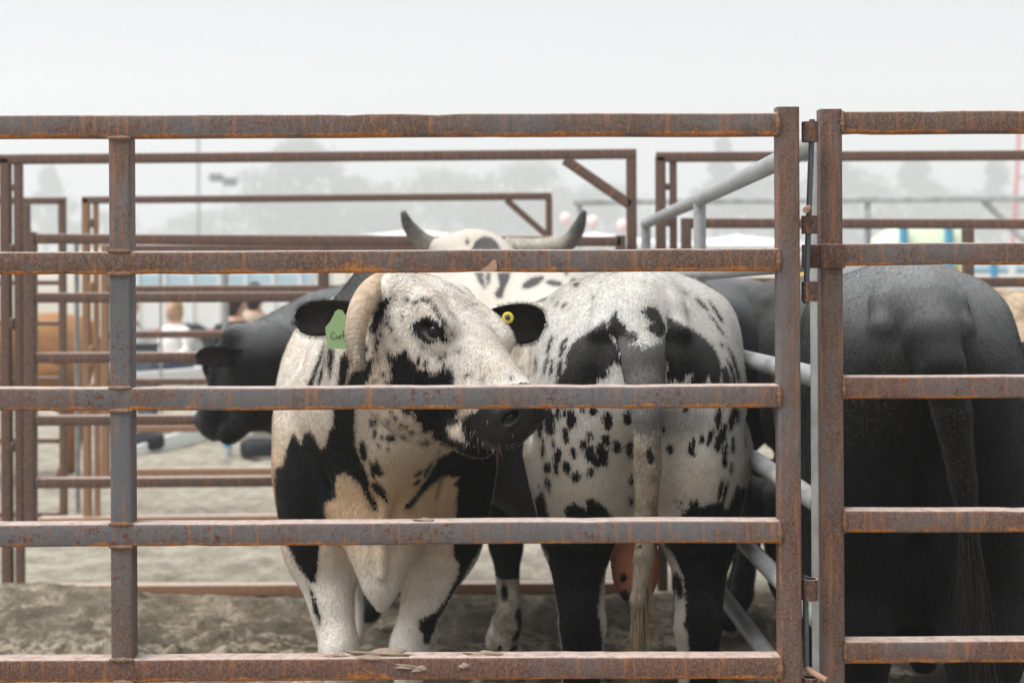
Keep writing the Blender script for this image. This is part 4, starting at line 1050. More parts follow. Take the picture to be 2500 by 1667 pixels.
    def ring(name, c, r0, r1, th, mat, parent):
        c = np.array(c); ax = dirw(-.1, -1, 0); ax /= np.linalg.norm(ax); u = np.cross(ax, [0, 0, 1]); u /= np.linalg.norm(u); v = np.cross(u, ax)
        V, Fc = [], []; n = 28
        prof = [(r0, 0), (r0, th*.8), (r0 + (r1-r0)*.15, th), (r0 + (r1-r0)*.85, th), (r1, th*.6), (r1, 0)]
        for i in range(n):
            a = 2*math.pi*i/n
            for r, h in prof: V.append(c + u*r*math.cos(a) + v*r*math.sin(a) + ax*h)
        m_ = len(prof)
        for i in range(n):
            for j in range(m_ - 1):
                k = (i+1) % n; Fc.append((i*m_ + j, i*m_ + j + 1, k*m_ + j + 1, k*m_ + j))
        return link(name, mesh_np(name, V, Fc), mat, parent, True)
    ring('tag_stud', L(830, 766, Yt - .002), .0018, .0045, .003, M['tag_green'], tg)
    bt = ring('ear_button', L(1240, 776, 3.475), .0062, .0145, .004, M['button_yellow'], b.root)
    ring('button_pin', L(1240, 776, 3.475), .0005, .0064, .005, M['button_dark'], bt)
    # coarse curls on the forehead, whiskers on the muzzle
    rs = np.random.RandomState(8)
    tops = np.nonzero(inhead & (hl[:, 0] < .16) & (hl[:, 0] > -.02) & (hl[:, 2] > -.05) & (facing > -.1))[0]
    # whiskers
    mz = np.nonzero(inhead & (hl[:, 0] > .36) & (hl[:, 2] < -.11) & (hl[:, 2] > -.20) & (facing > -.2))[0]
    pick = rs.choice(mz, 26); Nl = b.to_local(b.loc + b.N[pick]) - b.to_local(b.loc)
    strands(b, b.V[pick], Nl*.6 + b.head_R[:, 0]*.35, .026, .00028, M['hair_white'], 'whiskers', 4, .2, .5, 9)['kind'] = 'stuff'
    # ---- bull seen from behind
    b = make_rump()
    d, facing, U = markings(b, RUMP_POLY, RUMP_ELL, 5)
    wy = b.V[:, 1]
    scro = ((b.V[:, 0] + 1.30)/.075)**2 + ((wy - .008)/.068)**2 + ((b.V[:, 2] - .655)/.12)**2 < 1.0
    d = np.where(scro & (elldist(U, e4([(890, 855, 24, 36)])[0]) > 0) & (elldist(U, e4([(895, 985, 38, 48)])[0]) > 0), np.maximum(d, .006), d)
    T_ = spline(np.hstack([np.array(b.tail), np.array(b.tail_r)[:, None]]), 60); dt = np.min(np.linalg.norm(b.V[:, None, :] - T_[None, :, :3], axis=2) - T_[None, :, 3], axis=1) if len(b.V) < 4e5 else None
    tailm = (dt < .010) & (b.V[:, 2] < 1.262)
    td = np.minimum.reduce([elldist(U, e) for e in e2([(885, 870, 30, 46), (1055, 1535, 26, 55)]) + e4([(1070, 50, 28, 55), (990, 640, 20, 16)])])*3.5/FPX
    td = np.minimum(td, np.minimum(polydist(U, RUMP_POLY[2]), polydist(U, RUMP_POLY[3]))*3.5/FPX)
    d = np.where(tailm, np.clip(td, -.03, .03), d)
    zz = b.V[:, 2]
    roan = np.maximum(np.where(tailm, np.clip((1.25 - zz)/.04, 0, 1)*np.clip((zz - 1.0)/.12, .42, .95), 0),
                      .6*soft_oval(U, e2([(1300, 1280, 220, 130)])[0]))
    zl = 1.232 + .25*np.abs(wy + .010); d = np.where(tailm & (zz > 1.0), np.minimum(d, np.maximum((zz - zl)*.5, (1.02 - zz)*.14)), d)
    roan = np.where(tailm & (zz > 1.03), 0, np.where(tailm, .5, roan))
    tailg = tailm & (zz > 1.0) & (zz < zl + .01)
    roan = np.maximum(roan, .40*np.exp(-np.abs(d)/.005)*(np.abs(d) < .02))
    roan = np.maximum(roan, .28*soft_oval(U, e4([(1170, 260, 110, 160)])[0]))
    fore = b.V[:, 0] > -.95
    flank = fore & (facing > -.2)
    d = np.where(fore & (zz < .98 + .05*np.sin(b.V[:, 0]*9)), -.03, d)
    rs = np.random.RandomState(44); sp = np.full(len(d), .02)
    for i in rs.choice(np.nonzero(fore & (zz < .34))[0], 70): sp = np.minimum(sp, np.linalg.norm((b.V - b.V[i])*np.array([1, 1, .6]), axis=1) - rs.uniform(.008, .02))
    d = np.where(fore & (zz < .30), np.minimum(sp, .02), d)
    warm = np.maximum(.5*soft_oval(U, e4([(1380, 200, 130, 160)])[0]), np.where(tailm & (b.V[:, 2] < 1.10), .9, 0))
    warm = np.maximum(warm, .30*np.clip((1.15 - b.V[:, 2])/.2, 0, 1)); warm = np.where(fore, np.maximum(warm, .40), warm)
    pink = np.where(scro, 1.0, .25*soft_oval(U, e4([(1130, 330, 120, 120)])[0]))
    dirt = np.where(fore, .95*np.clip((1.28 - zz)/.12, 0, 1), 0)
    b.finish(M['coat_b'], attrs(b, blk=d, roan=roan, warm=warm, pink=pink, dirt=np.maximum(dirt, np.where(tailm & (zz < 1.07), .9, 0)), speck=np.where((b.V[:, 2] < 1.1) & ~tailm, .22, 0.0), ddust=np.where((facing > 0) & (zz > .85), .12, 0), grime=np.where(tailg, .60, .45*np.clip((b.N[:, 2] - .10)/.7, 0, 1)*(zz > .9))), 'white bull with black spots seen from behind, tail hanging between its legs')  # black patches painted greyer on upward faces as sheen; tail is grey hair
    b.fur(FUR*130, .011, .00022, (b.V[:, 0] < -.85)*np.where(scro, .5, 1.0), 32, .18)
    rs = np.random.RandomState(2)
    tp = np.array(b.tail[-3:]); R_, D_ = [], []
    for _ in range(240):
        t = rs.uniform(0, 2); i = min(int(t), 1); p = tp[i] + (tp[i+1] - tp[i])*(t - i) + rs.normal(0, .007, 3); R_.append(p); D_.append((rs.normal(0, .05), rs.normal(0, .06), -1))
    strands(b, R_, D_, .22, .0012, M['hair_tan'], 'tail_switch', 6, .06, .2, 4)['kind'] = 'stuff'
    L = lambda u, v, Y: b.to_local(np.array(at(u, v, Y)))
    for nm, pts in (('l', [(1170, 610, 5.78), (1090, 608, 5.74), (1035, 590, 5.68), (1000, 555, 5.62), (984, 518, 5.58)]), ('r', [(1235, 606, 5.78), (1320, 606, 5.74), (1385, 592, 5.68), (1412, 555, 5.62), (1426, 516, 5.58)])):
        horn(b, [L(*p) for p in pts], [.042, .04, .035, .026, .011], M['horn_g'])
    # ---- black bull seen from behind, right pen
    def black(name, loc, head, scale=1.0, grid=None, **kw):
        b = Bull(name, loc, head, scale)
        for k, v in kw.items(): setattr(b, k, v)
        if grid: b.grid = grid
        return b
    b = black('black_bull', (1.25, 4.95, 0), math.radians(80), 1.05)
    b.tail = [(-1.36, 0, 1.34), (-1.47, -.005, 1.31), (-1.55, -.018, 1.25), (-1.59, -.034, 1.18), (-1.605, -.055, 1.08), (-1.61, -.076, .93), (-1.61, -.095, .76), (-1.61, -.112, .62)]
    b.tail_r = [.06, .062, .059, .052, .042, .029, .02, .012]; b.hump = .3
    def heavy(F, s):
        for q in (1, -1):
            F.ell((-1.27, .15*q, .86), (.25, .14, .36), .08); F.cone((-1.24, .16*q, .75), (-1.40, .15*q, .52), .12, .085, .06); F.cone((-1.40, .15*q, .52), (-1.37, .15*q, .25), .075, .06, .04)
        F.ell((-1.05, 0, .66), (.35, .16, .16), .08); F.ell((-1.22, 0, .56), (.07, .07, .12), .03)
    b.extra = heavy
    b.head_o = np.array([.75, 0, 1.15]); b.head_R = head_axes(-.2, .9)
    b.neck = [((.05, 0, 1.12), .29), ((.4, 0, 1.1), .22), (tuple(b.hp((.05, 0, -.12))), .14)]
    b.grid = (axis((-1.75, -1.0, .008), (-1.0, 1.2, .024)), axis((-.42, .42, .008)), axis((-.02, .35, .02), (.35, 1.5, .008), (1.5, 1.7, .02)))
    b.build(); N, zz = b.N, b.V[:, 2]
    T_ = spline(np.hstack([np.array(b.tail), np.array(b.tail_r)[:, None]]), 50); dt = np.min(np.linalg.norm(b.V[:, None, :] - T_[None, :, :3], axis=2) - T_[None, :, 3], axis=1); tailc = dt < .012
    tailm = (b.V[:, 0] < -1.56) & (np.abs(b.V[:, 1] + .06) < .07)
    b.finish(M['coat_k'], attrs(b, blk=np.full(len(zz), -.05), grime=.66*np.clip((zz - 1.12)/.29, 0, 1)**1.6*np.clip((N[:, 2] + .25)/.9, 0, 1)*np.where(tailc, .35 + .65*np.clip((zz - 1.16)/.16, 0, 1), 1), ddust=np.clip(.24*np.exp(-((zz - 1.10)/.10)**2)*(b.V[:, 0] < -1.3)*(b.V[:, 1] > 0) + np.where(tailm & (zz < 1.1), .25, .03), 0, 1)), 'black bull seen from behind with its tail hanging, behind the right gate')  # grey rising with height and upward slope paints lit sheen into the hide
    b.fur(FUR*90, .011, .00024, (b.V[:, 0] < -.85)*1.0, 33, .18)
    rs = np.random.RandomState(6); tp = np.array(b.tail[-3:]); R_, D_ = [], []
    for _ in range(340):
        t = rs.uniform(0, 2); i = min(int(t), 1); cl = rs.randint(9); p = tp[i] + (tp[i+1] - tp[i])*(t - i) + rs.normal(0, .008, 3); R_.append(p); D_.append((rs.normal(0, .03) + .05*math.sin(cl*2.1), rs.normal(-.06, .03) + .08*math.cos(cl*1.7), -1))
    strands(b, R_, D_, .30, .0010, M['hair_switch'], 'tail_switch', 6, .06, .2, 4)['kind'] = 'stuff'
    # ---- black bull with its head low, at the left behind the spotted one
    b = black('black_bull', (-.42, 5.98, 0), math.radians(172))
    b.head_o = b.to_local(np.array(at(622, 792, 5.72))); b.head_R = head_axes(math.radians(-30), math.radians(46), math.radians(6)); b.hs = 1.10
    b.neck = [((.05, 0, 1.10), .30), ((.35, 0, 1.08), .27), ((.55, -.01, 1.02), .23), (tuple(b.hp((.06, 0, -.13))), .15)]
    def ex(F, s): F.cone((.52, 0, .86), s.hp((.20, 0, -.26)), .09, .06, .10)
    b.extra = ex
    b.grid = (axis((-1.75, 0, .026), (0, 1.25, .010)), axis((-.45, .62, .011)), axis((-.02, .5, .022), (.5, 1.6, .011)))
    b.build(); hl = (b.V - b.head_o)@b.head_R/b.hs
    inh = (hl[:, 0] > .38) & (np.abs(hl[:, 1]) < .12) & (hl[:, 2] > -.19) & (hl[:, 2] < .05) & (hl[:, 0] < .55)
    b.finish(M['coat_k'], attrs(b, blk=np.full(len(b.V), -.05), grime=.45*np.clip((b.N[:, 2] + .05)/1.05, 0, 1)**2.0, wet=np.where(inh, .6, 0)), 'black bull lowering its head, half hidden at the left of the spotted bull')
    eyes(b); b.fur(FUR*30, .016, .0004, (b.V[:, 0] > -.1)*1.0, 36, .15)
    L = lambda u, v, Y: b.to_local(np.array(at(u, v, Y)))
    dirw = lambda x, y, z: np.array(b.to_local(b.loc + np.array((x, y, z)))) - b.to_local(b.loc)
    for root, tip in ((L(612, 866, 5.58), L(476, 868, 5.50)), (tuple(b.hp((.04, -.11, -.08))), tuple(b.hp((-.02, -.27, -.10))))):
        V, Fc = ear_mesh(root, tip, dirw(-.15, -1, -.45), .058); link('ear', mesh_np('ear', V, Fc), M['ear'], b.root, True)
    # ---- brown-black bull across the back of the right pen
    b = black('dusty_bull', (2.46, 5.80, 0), math.radians(3), 1.0, hump=.8)
    b.grid = (axis((-1.75, 1.3, .024)), axis((-.45, .45, .02)), axis((-.02, 1.7, .02)))
    b.build()
    b.finish(M['coat_k'], attrs(b, blk=np.where((b.V[:, 2] + .05*np.sin(b.V[:, 0]*8) > 1.20) & (b.V[:, 0] > -.75), .01, -.05), warm=np.full(len(b.V), .8), dirt=np.full(len(b.V), .9), grime=.22*np.clip((b.N[:, 2] - .1)/.8, 0, 1), ddust=np.full(len(b.V), .35)), 'dusty dark bull standing crosswise behind the galvanised pipe gate')
    eyes(b)
    # ---- pale bull at the right edge
    b = black('pale_bull', (2.86, 5.20, 0), math.radians(42), 1.0, hump=.7)
    b.grid = (axis((-1.75, 1.3, .022)), axis((-.45, .45, .018)), axis((-.02, 1.7, .018)))
    b.build(); rs = np.random.RandomState(12); g = np.full(len(b.V), .05)
    for i in rs.choice(len(b.V), 26): g = np.minimum(g, np.linalg.norm(b.V - b.V[i], axis=1) - rs.uniform(.03, .09))
    b.finish(M['coat_b'], attrs(b, blk=np.clip(g, -.05, .05), roan=np.full(len(b.V), .2)), 'pale spotted bull just visible at the right edge of the photo')
    eyes(b)
    # ---- tan cow far at the left
    b = black('tan_cow', (-4.12, 9.7, 0), math.radians(184), .80, hump=0)
    b.grid = (axis((-1.75, 1.3, .03)), axis((-.45, .45, .025)), axis((-.02, 1.7, .025)))
    b.build()
    b.finish(M['coat_t'], attrs(b, warm=np.clip((1.1 - b.V[:, 2])/.4, 0, 1)), 'tan brown cow seen through the gates at the far left', 'cow')
    eyes(b)
# ------------------------------------------------------------------ background
def box(name, lo, hi, mat, parent, bev=.01):
    lo, hi = Vector(lo), Vector(hi); bm = bmesh.new(); bmesh.ops.create_cube(bm, size=1.0)
    bmesh.ops.scale(bm, vec=hi - lo, verts=bm.verts)
    if bev: bmesh.ops.bevel(bm, geom=list(bm.edges), offset=bev, segments=2, affect='EDGES', profile=.5)
    me = bpy.data.meshes.new(name); bm.to_mesh(me); bm.free()
    o = link(name, me, mat); o.parent = parent; o.matrix_parent_inverse = world_of(parent).inverted(); o.matrix_basis = Matrix.Translation((lo + hi)/2)
    return o
def leaf_mat(name, c0, c1):
    t = NT(name); n = t.noise(t.coord(), .6, 4, .6); f = t.noise(t.coord(), 6, 3)
    return t.done(t.mix(t.ramp(t.math('ADD', n, t.math('MULTIPLY', t.math('SUBTRACT', f, .5), .6)), .3, .7), c0, c1), .65, spec=.25)
def tree(label, x, y, h, rx, seed, nclump=46, kind=0, base=.22, group='hazy trees beyond the pens'):
    rs = np.random.RandomState(seed); g = empty(['broad_tree', 'tall_tree'][kind], (x, y, 0)); tag(g, label, 'tree', group)
    # trunk with limbs
    V, Fc = [], []
    def limb(P, R):
        nonlocal V, Fc
        v, f = tube(np.array(P), R, 8); k = len(V); V += [tuple(q) for q in v]; Fc += [tuple(i + k for i in q) for q in f]
    top = h*.86
    lean = rs.normal(0, .03*h, 2)
    main = spline([(0, 0, -.1), (lean[0]*.3, lean[1]*.3, h*.3), (lean[0]*.7, lean[1]*.7, h*.6), (lean[0], lean[1], top)], 12)
    limb(main, np.linspace(.035*h*.7, .05, 12))
    cl = []
    for i in range(nclump):
        t = rs.uniform(base, 1.0)**.9; a = rs.uniform(0, 6.283)
        prof = math.sin(math.pi*min(1, (t - base)/(1 - base)*.86 + .12))**.7 if kind == 0 else (.45 + .55*math.sin(3.2*t + 1))
        r = rx*prof*math.sqrt(rs.uniform(.05, 1)); c = np.array([lean[0]*t + r*math.cos(a), lean[1]*t + r*math.sin(a), h*t*.97])
        cl.append((c, rs.uniform(.10, .20)*rx*(1.2 if kind == 0 else .9)))
    for c, r in cl[::3]:
        k = min(11, max(2, int(c[2]/top*9))); limb(spline([main[k-1], (main[k-1] + c)/2 + rs.normal(0, .1, 3), c], 6), np.linspace(.012*h*.6, .03, 6))
    link('trunk', mesh_np('trunk', V, Fc), M['bark'], g, True)
    n_l = 52; LV, LF = [], []
    for c, r in cl:
        for _ in range(n_l):
            d = rs.normal(0, 1, 3); d /= np.linalg.norm(d); p = c + d*r*rs.uniform(.25, 1.15)*np.array([1.25, 1.25, .8])
            n1 = rs.normal(0, 1, 3); n1 /= np.linalg.norm(n1); u = np.cross(n1, d + .1); u /= np.linalg.norm(u) + 1e-9; v = np.cross(n1, u)
            s = rs.uniform(.020, .036)*h*.9; k = len(LV)
            LV += [p - u*s, p + v*s*.6, p + u*s, p - v*s*.6]; LF.append((k, k+1, k+2, k+3))
    cr = link('crown', mesh_np('crown', LV, LF), M['leaf'] if kind == 0 else M['leaf2'], g)
def person(label, x, y, shirt, trousers, hair, hat=None, seat=.42, face=0.0, scale=1.0, skin='skin', arms='lap'):
    """seated figure; x right, y away, feet on the ground"""
    g = empty('person', (x, y, 0), face); tag(g, label, 'person')
    def field(parts, step, ext):
        F = Field(axis((ext[0], ext[1], step)), axis((ext[2], ext[3], step)), axis((ext[4], ext[5], step)))
        for p in parts:
            if p[0] == 'c': F.cone(*p[1:5], k=p[5] if len(p) > 5 else .03)
            else: F.ell(*p[1:3], k=p[3] if len(p) > 3 else .03)
        return F.mesh()
    z = seat
    B = [('c', (0, 0, z + .1), (0, .0, z + .34), .125, .14), ('c', (0, 0, z + .34), (0, .02, z + .50), .14, .12), ('e', (0, 0, z + .44), (.20, .10, .10), .05), ('c', (0, .01, z + .5), (0, -.01, z + .62), .055, .05)]
    for q in (1, -1):
        B += [('c', (.19*q, .01, z + .48), (.24*q, -.03, z + .24), .052, .042), ('c', (.24*q, -.03, z + .24), (.13*q, -.26, z + .16), .042, .032), ('e', (.11*q, -.30, z + .155), (.035, .055, .025), .02)]
        for j, fl in enumerate((.055, .062, .058, .045)):
            B.append(('c', (.11*q + (.016*j - .024), -.33, z + .15), (.11*q + (.018*j - .027), -.33 - fl*.7, z + .13), .009, .007, .008))
        B.append(('c', (.085*q, -.29, z + .16), (.06*q, -.32, z + .15), .010, .008, .01))
        B += [('c', (.09*q, -.02, z + .08), (.11*q, -.42, z + .09), .095, .068), ('c', (.11*q, -.42, z + .08), (.11*q, -.40, .12), .062, .045), ('e', (.11*q, -.45, .05), (.045, .13, .05), .03)]
    B += [('e', (0, -.015, z + .735), (.075, .095, .115), .03), ('e', (0, -.075, z + .68), (.05, .045, .05), .03), ('e', (0, -.112, z + .725), (.013, .022, .025), .012), ('e', (0, .0, z + .735), (.088, .018, .030), .01)]
    for q in (1, -1): B.append(('e', (.03*q, -.098, z + .755), (.02, .012, .01), .01))
    V, Q = field(B, .016, (-.34, .34, -.68, .22, -.02, z + .90)); V = relax(V, Q, 1)
    me = mesh_fast('body', V*scale, Q)
    o = link('body', me, [M[skin], M[shirt], M[trousers], M['shoe']], g, True)
    c = V[Q].mean(1)
    idx = np.where(c[:, 2] > z + .56, 0, np.where((c[:, 2] > z + .15) & ~((c[:, 1] < -.25)), 1, 2)); idx = np.where((np.abs(c[:, 1] + .33) < .09) & (c[:, 2] > z + .12) & (np.abs(c[:, 0]) < .2) & (c[:, 2] < z + .21), 0, idx); idx = np.where(c[:, 2] < .10, 3, idx)
    me.polygons.foreach_set('material_index', idx.astype(np.int32))
    if hair:
        Vh, Qh = field([('e', (0, .015, z + .765), (.088, .098, .105), .02), ('e', (0, .06, z + .68), (.075, .05, .09), .04)], .014, (-.14, .14, -.14, .17, z + .52, z + .92))
        keep = (Vh[Qh].mean(1)[:, 1] > -.055) | (Vh[Qh].mean(1)[:, 2] > z + .80)
        link('hair', mesh_fast('hair', Vh*scale, Qh[keep]), M[hair], g, True)
    if hat:
        Vt, Ft = [], []; n = 28; prof = [(.0, .135), (.05, .145), (.085, .125), (.095, .06), (.10, .012), (.16, .0), (.205, .012), (.208, .018), (.16, .008), (.09, .02)]
        for i in range(n):
            a = 2*math.pi*i/n
            for r, h_ in prof:
                lift = .05*(abs(math.cos(a))**2)*max(0, (r - .1)/.1)
                Vt.append((r*math.cos(a)*scale, (r*1.12*math.sin(a) + .0)*scale, (z + .80 + h_ + lift)*scale))
        m_ = len(prof)
        for i in range(n):
            for j in range(m_ - 1): k = (i+1) % n; Ft.append((i*m_ + j, k*m_ + j, k*m_ + j + 1, i*m_ + j + 1))
        ht = link('hat', mesh_np('hat', Vt, Ft), M[hat], g, True)
    # folding stool
    st = empty('stool', (x, y, 0), face); tag(st, 'low folding stool under the ' + label.split(' on a ')[0].replace('seated ', '').split(' behind')[0], 'stool')
    box('seat', (x - .17, y - .17, (z - .035)*scale), (x + .17, y + .17, (z + .0)*scale), M['canvas'], st)
    for sx in (-1, 1):
        for sy in (-1, 1):
            pipe('leg', [Vector((x + .15*sx, y + .15*sy, 0)), Vector((x + .15*sx, y - .15*sy, (z - .035)*scale))], .011, M['galv'], st, 8)
    return g
def tent(label, x, y, w, hw, ht, group='white canopy tents behind the pens'):
    g = empty('canopy_tent', (x, y, 0)); tag(g, label, 'tent', group)
    for sx in (-1, 1):
        for sy in (-1, 1): pipe('leg', [Vector((x + sx*w, y + sy*w, 0)), Vector((x + sx*w, y + sy*w, hw))], .03, M['galv'], g, 8)
    n = 12; V, F = [], []
    for i in range(n + 1):
        t = i/n; r = w*1.03*(1 - t)**1.15; zz = hw + (ht - hw)*t
        V += [(x + sx*r, y + sy*r, zz) for sx, sy in ((-1, -1), (1, -1), (1, 1), (-1, 1))]
    for i in range(n):
        for j in range(4): k = (j+1) % 4; F.append((i*4 + j, i*4 + k, i*4 + 4 + k, i*4 + 4 + j))
    o = link('roof', mesh_np('roof', V, F), M['white_cloth'], None); wparent(o, g)
    for j, (a, b) in enumerate((((-1, -1), (1, -1)), ((1, -1), (1, 1)), ((1, 1), (-1, 1)), ((-1, 1), (-1, -1)))):
        A, B = Vector((x + a[0]*w*1.03, y + a[1]*w*1.03, hw)), Vector((x + b[0]*w*1.03, y + b[1]*w*1.03, hw)); V, F = [], []
        for i in range(17):
            p = A.lerp(B, i/16); V += [tuple(p), tuple(p - Vector((0, 0, .26 + .05*(i % 2))))]
        F = [(2*i, 2*i+2, 2*i+3, 2*i+1) for i in range(16)]
        wparent(link('valance', mesh_np('valance', V, F), M['white_cloth']), g)
def wheel(name, c, r, w, parent, rim='galv'):
    V, F = [], []; n = 28; prof = [(r*.55, -w/2), (r*.9, -w/2), (r, -w*.3), (r, w*.3), (r*.9, w/2), (r*.55, w/2)]
    for i in range(n):
        a = 2*math.pi*i/n
        for rr, yy in prof: V.append((rr*math.cos(a), yy, rr*math.sin(a)))
    m = len(prof)
    for i in range(n):
        for j in range(m): k = (i+1) % n; jj = (j+1) % m; F.append((i*m + j, k*m + j, k*m + jj, i*m + jj))
    o = link(name, mesh_np(name, V, F), M['tyre'], None, True)
    o.parent = parent; o.matrix_parent_inverse = world_of(parent).inverted(); o.matrix_basis = Matrix.Translation(Vector(c))
    if rim:
        V, F = tube(np.array([(0, -w*.35, 0), (0, w*.35, 0)]), [r*.56]*2, 20); rr = link('rim', mesh_np('rim', V, F), M[rim], o)
    return o
def background():
    M['bark'] = plain('bark', (.12, .09, .065), .9, .4, 6, .4); M['leaf'] = leaf_mat('foliage', (.035, .06, .025), (.075, .11, .045)); M['leaf2'] = leaf_mat('foliage_grey', (.05, .07, .04), (.09, .11, .07))
    M['skin'] = plain('skin', (.50, .30, .21), .5, .12, 20, .05); M['shirt_white'] = plain('shirt_white', (.75, .74, .72), .8, .08, 12, .2); M['shirt_black'] = plain('shirt_black', (.02, .02, .022), .8, .3, 12, .2)
    M['shirt_beige'] = plain('shirt_beige', (.48, .38, .30), .8, .15, 12, .2); M['jeans'] = plain('jeans', (.05, .075, .13), .8, .3, 20, .2); M['shoe'] = plain('boot_leather', (.06, .035, .02), .6, .3, 20, .2)
    M['hair_blond'] = plain('hair_blond', (.40, .26, .11), .6, .4, 60, .3); M['hair_dark'] = plain('hair_dark', (.03, .02, .015), .6, .4, 60, .3); M['straw'] = plain('straw_hat', (.78, .73, .62), .8, .1, 40, .3)
    M['canvas'] = plain('canvas', (.10, .12, .15), .8, .2, 20, .2); M['white_cloth'] = plain('white_canvas', (.82, .83, .83), .7, .05, 3, .1)
    M['white_paint'] = plain('white_paint', (.76, .77, .77), .45, .08, 3, .05); M['blue_paint'] = plain('blue_paint', (.06, .30, .48), .45, .15, 3, .05); M['pale_blue'] = plain('pale_blue_paint', (.42, .58, .68), .5, .1, 3, .05)
    M['yellow_paint'] = plain('yellow_paint', (.75, .52, .06), .45, .12, 3, .05); M['green_vinyl'] = plain('pale_green_vinyl', (.62, .72, .50), .4, .12, 1.5, .05); M['tyre'] = plain('tyre_rubber', (.02, .024, .03), .8, .3, 20, .3)
    M['red_paint'] = plain('red_paint', (.55, .10, .12), .5, .15, 3, .05); M['pink'] = plain('pink_rubber', (.86, .66, .67), .35, .08, 3, 0); M['glass'] = NT('dark_glass').done((.02, .03, .035), .08, spec=.6); M['teal'] = plain('teal_paint', (.20, .42, .38), .5, .15, 3, .05)
    # trees
    D = 372
    for i, (u, vtop, rpx, kind, nm) in enumerate(((750, 345, 120, 0, 'tall rounded tree fading into the haze above the spotted bull'), (640, 480, 130, 0, 'lower broad tree left of the tall rounded hazy tree'), (860, 440, 110, 0, 'broad hazy tree just right of the tall rounded one'), (1090, 420, 150, 0, 'wide hazy tree above the horned head'), (1290, 400, 130, 0, 'hazy tree left of the first gateway brace'),
                                          (1480, 455, 120, 0, 'low hazy tree behind the first gateway corner'), (1745, 335, 75, 1, 'slender tall tree above the pipe gate'), (1850, 420, 120, 0, 'hazy tree just left of the gate posts'), (2060, 400, 110, 0, 'hazy tree behind the right gate post'), (2240, 380, 110, 1, 'slender hazy tree above the right gate'), (2330, 470, 120, 0, 'low hazy tree at the right above the pale gate'), (2440, 395, 90, 1, 'slender hazy tree near the right edge'), (110, 405, 85, 1, 'slender hazy tree above the far left frame'), (260, 520, 90, 0, 'low hazy tree at the far left'), (480, 520, 80, 0, 'small hazy tree behind the thin pole'))):
        Y = D + (i*37 % 31); p = at(u, vtop, Y); tree(nm, p.x, Y, p.z, rpx/FPX*Y*1.35, 100 + i, 90 if kind == 0 else 50, kind, .12 if kind == 0 else .25)
    # pole and floodlight
    Y = 60; p = at(484, 300, Y); g = empty('light_pole', (p.x, Y, 0)); tag(g, 'thin grey pole standing behind the left overhead frame', 'pole'); pipe('shaft', [Vector((p.x, Y, 0)), p], .055, M['galv'], g, 10); pipe('cap', [p, p + Vector((0, 0, .06))], .075, M['galv'], g, 10)
    Y = 150; p = at(548, 446, Y); g = empty('floodlight', (p.x, Y, 0)); tag(g, 'dark pair of floodlights on a short mast by the thin pole', 'floodlight'); pipe('mast', [Vector((p.x, Y, 0)), p], .06, M['galv'], g, 10)
    for k, (du, dv) in enumerate(((-20, -6), (14, 4))):
        q = at(548 + du, 440 + dv, Y); h = box('lamp_head', q - Vector((.7, .4, .42)), q + Vector((.7, .4, .42)), M['tyre'], g, .1); box('lens', q + Vector((-.6, -.46, -.34)), q + Vector((.6, -.41, .34)), M['glass'], g, 0)
    # tents
    tent('white canopy tent seen between the horns', *at(1010, 600, 38).xy, 2.0, 2.0, 2.28)
    tent('white canopy tent right of the horned head', *at(1450, 600, 40).xy, 2.0, 1.9, 2.2)
    tent('white canopy tent left of the thin pole', *at(400, 600, 36).xy, 1.7, 1.7, 2.0)
    tent('white canopy tent behind the pipe gate', *at(1800, 600, 40).xy, 1.7, 1.85, 2.12)
    # trailer
    Y = 19; x0, x1 = at(300, VH, Y).x, at(770, VH, Y).x; g = empty('stock_trailer', ((x0 + x1)/2, Y, 0)); tag(g, 'long white stock trailer with pale blue stripes behind the far rails', 'trailer')
    box('body', (x0, Y, .38), (x1, Y + 1.9, 1.52), M['white_paint'], g, .05)
    box('stripe', (x0 + .05, Y - .006, 1.18), (x1 - .05, Y + .02, 1.30), M['pale_blue'], g, 0); box('stripe', (x0 + .05, Y - .006, .52), (x1 - .05, Y + .02, .58), M['red_paint'], g, 0)
    for i in range(7): x = x0 + .2 + i*(x1 - x0 - .4)/6; box('rib', (x - .02, Y - .03, .40), (x + .02, Y - .001, 1.50), M['white_paint'], g, .005)
    for i in range(6): x = x0 + .42 + i*(x1 - x0 - .4)/6; box('slot', (x - .14, Y - .004, 1.02), (x + .14, Y + .02, 1.10), M['glass'], g, 0)
    for x in (x0 + .9, x0 + 1.6): wheel('wheel', (x, Y + .05, .33), .33, .2, g)
    # people
    person('seated person in a white cowboy hat and pale shirt on a folding stool', at(318, VH, 13).x, 13, 'shirt_white', 'jeans', None, 'straw', .40, .2, .94)
    person('seated person with blond hair and white shirt on a folding stool', at(425, VH, 15.5).x, 15.5, 'shirt_white', 'jeans', 'hair_blond', None, .33, -.6, .90)
    person('seated person with dark hair and black shirt behind the black bull on a folding stool', at(575, VH, 12.2).x, 12.2, 'shirt_black', 'jeans', 'hair_dark', None, .47, 2.6, .95)
    person('seated person in a beige shirt behind the black bull on a folding stool', at(622, VH, 12.8).x, 12.8, 'shirt_beige', 'jeans', 'hair_dark', None, .50, 2.9, .95)
    # white plank over a tyre, blue-topped post, loose tyre
    A, B = at(300, 1128, 10.9), at(500, 1062, 11.9); g = empty('white_plank', A); tag(g, 'white plank lying slantwise on the dirt beyond the far gate', 'plank'); bar('board', A + Vector((0, 0, .03)), B + Vector((0, 0, .03)), M['white_paint'], g, .03, .13, .006); bar('cleat', A.lerp(B, .75) + Vector((0, .03, -.12)), A.lerp(B, .75) + Vector((0, .03, .10)), M['white_paint'], g, .03, .06, .005)
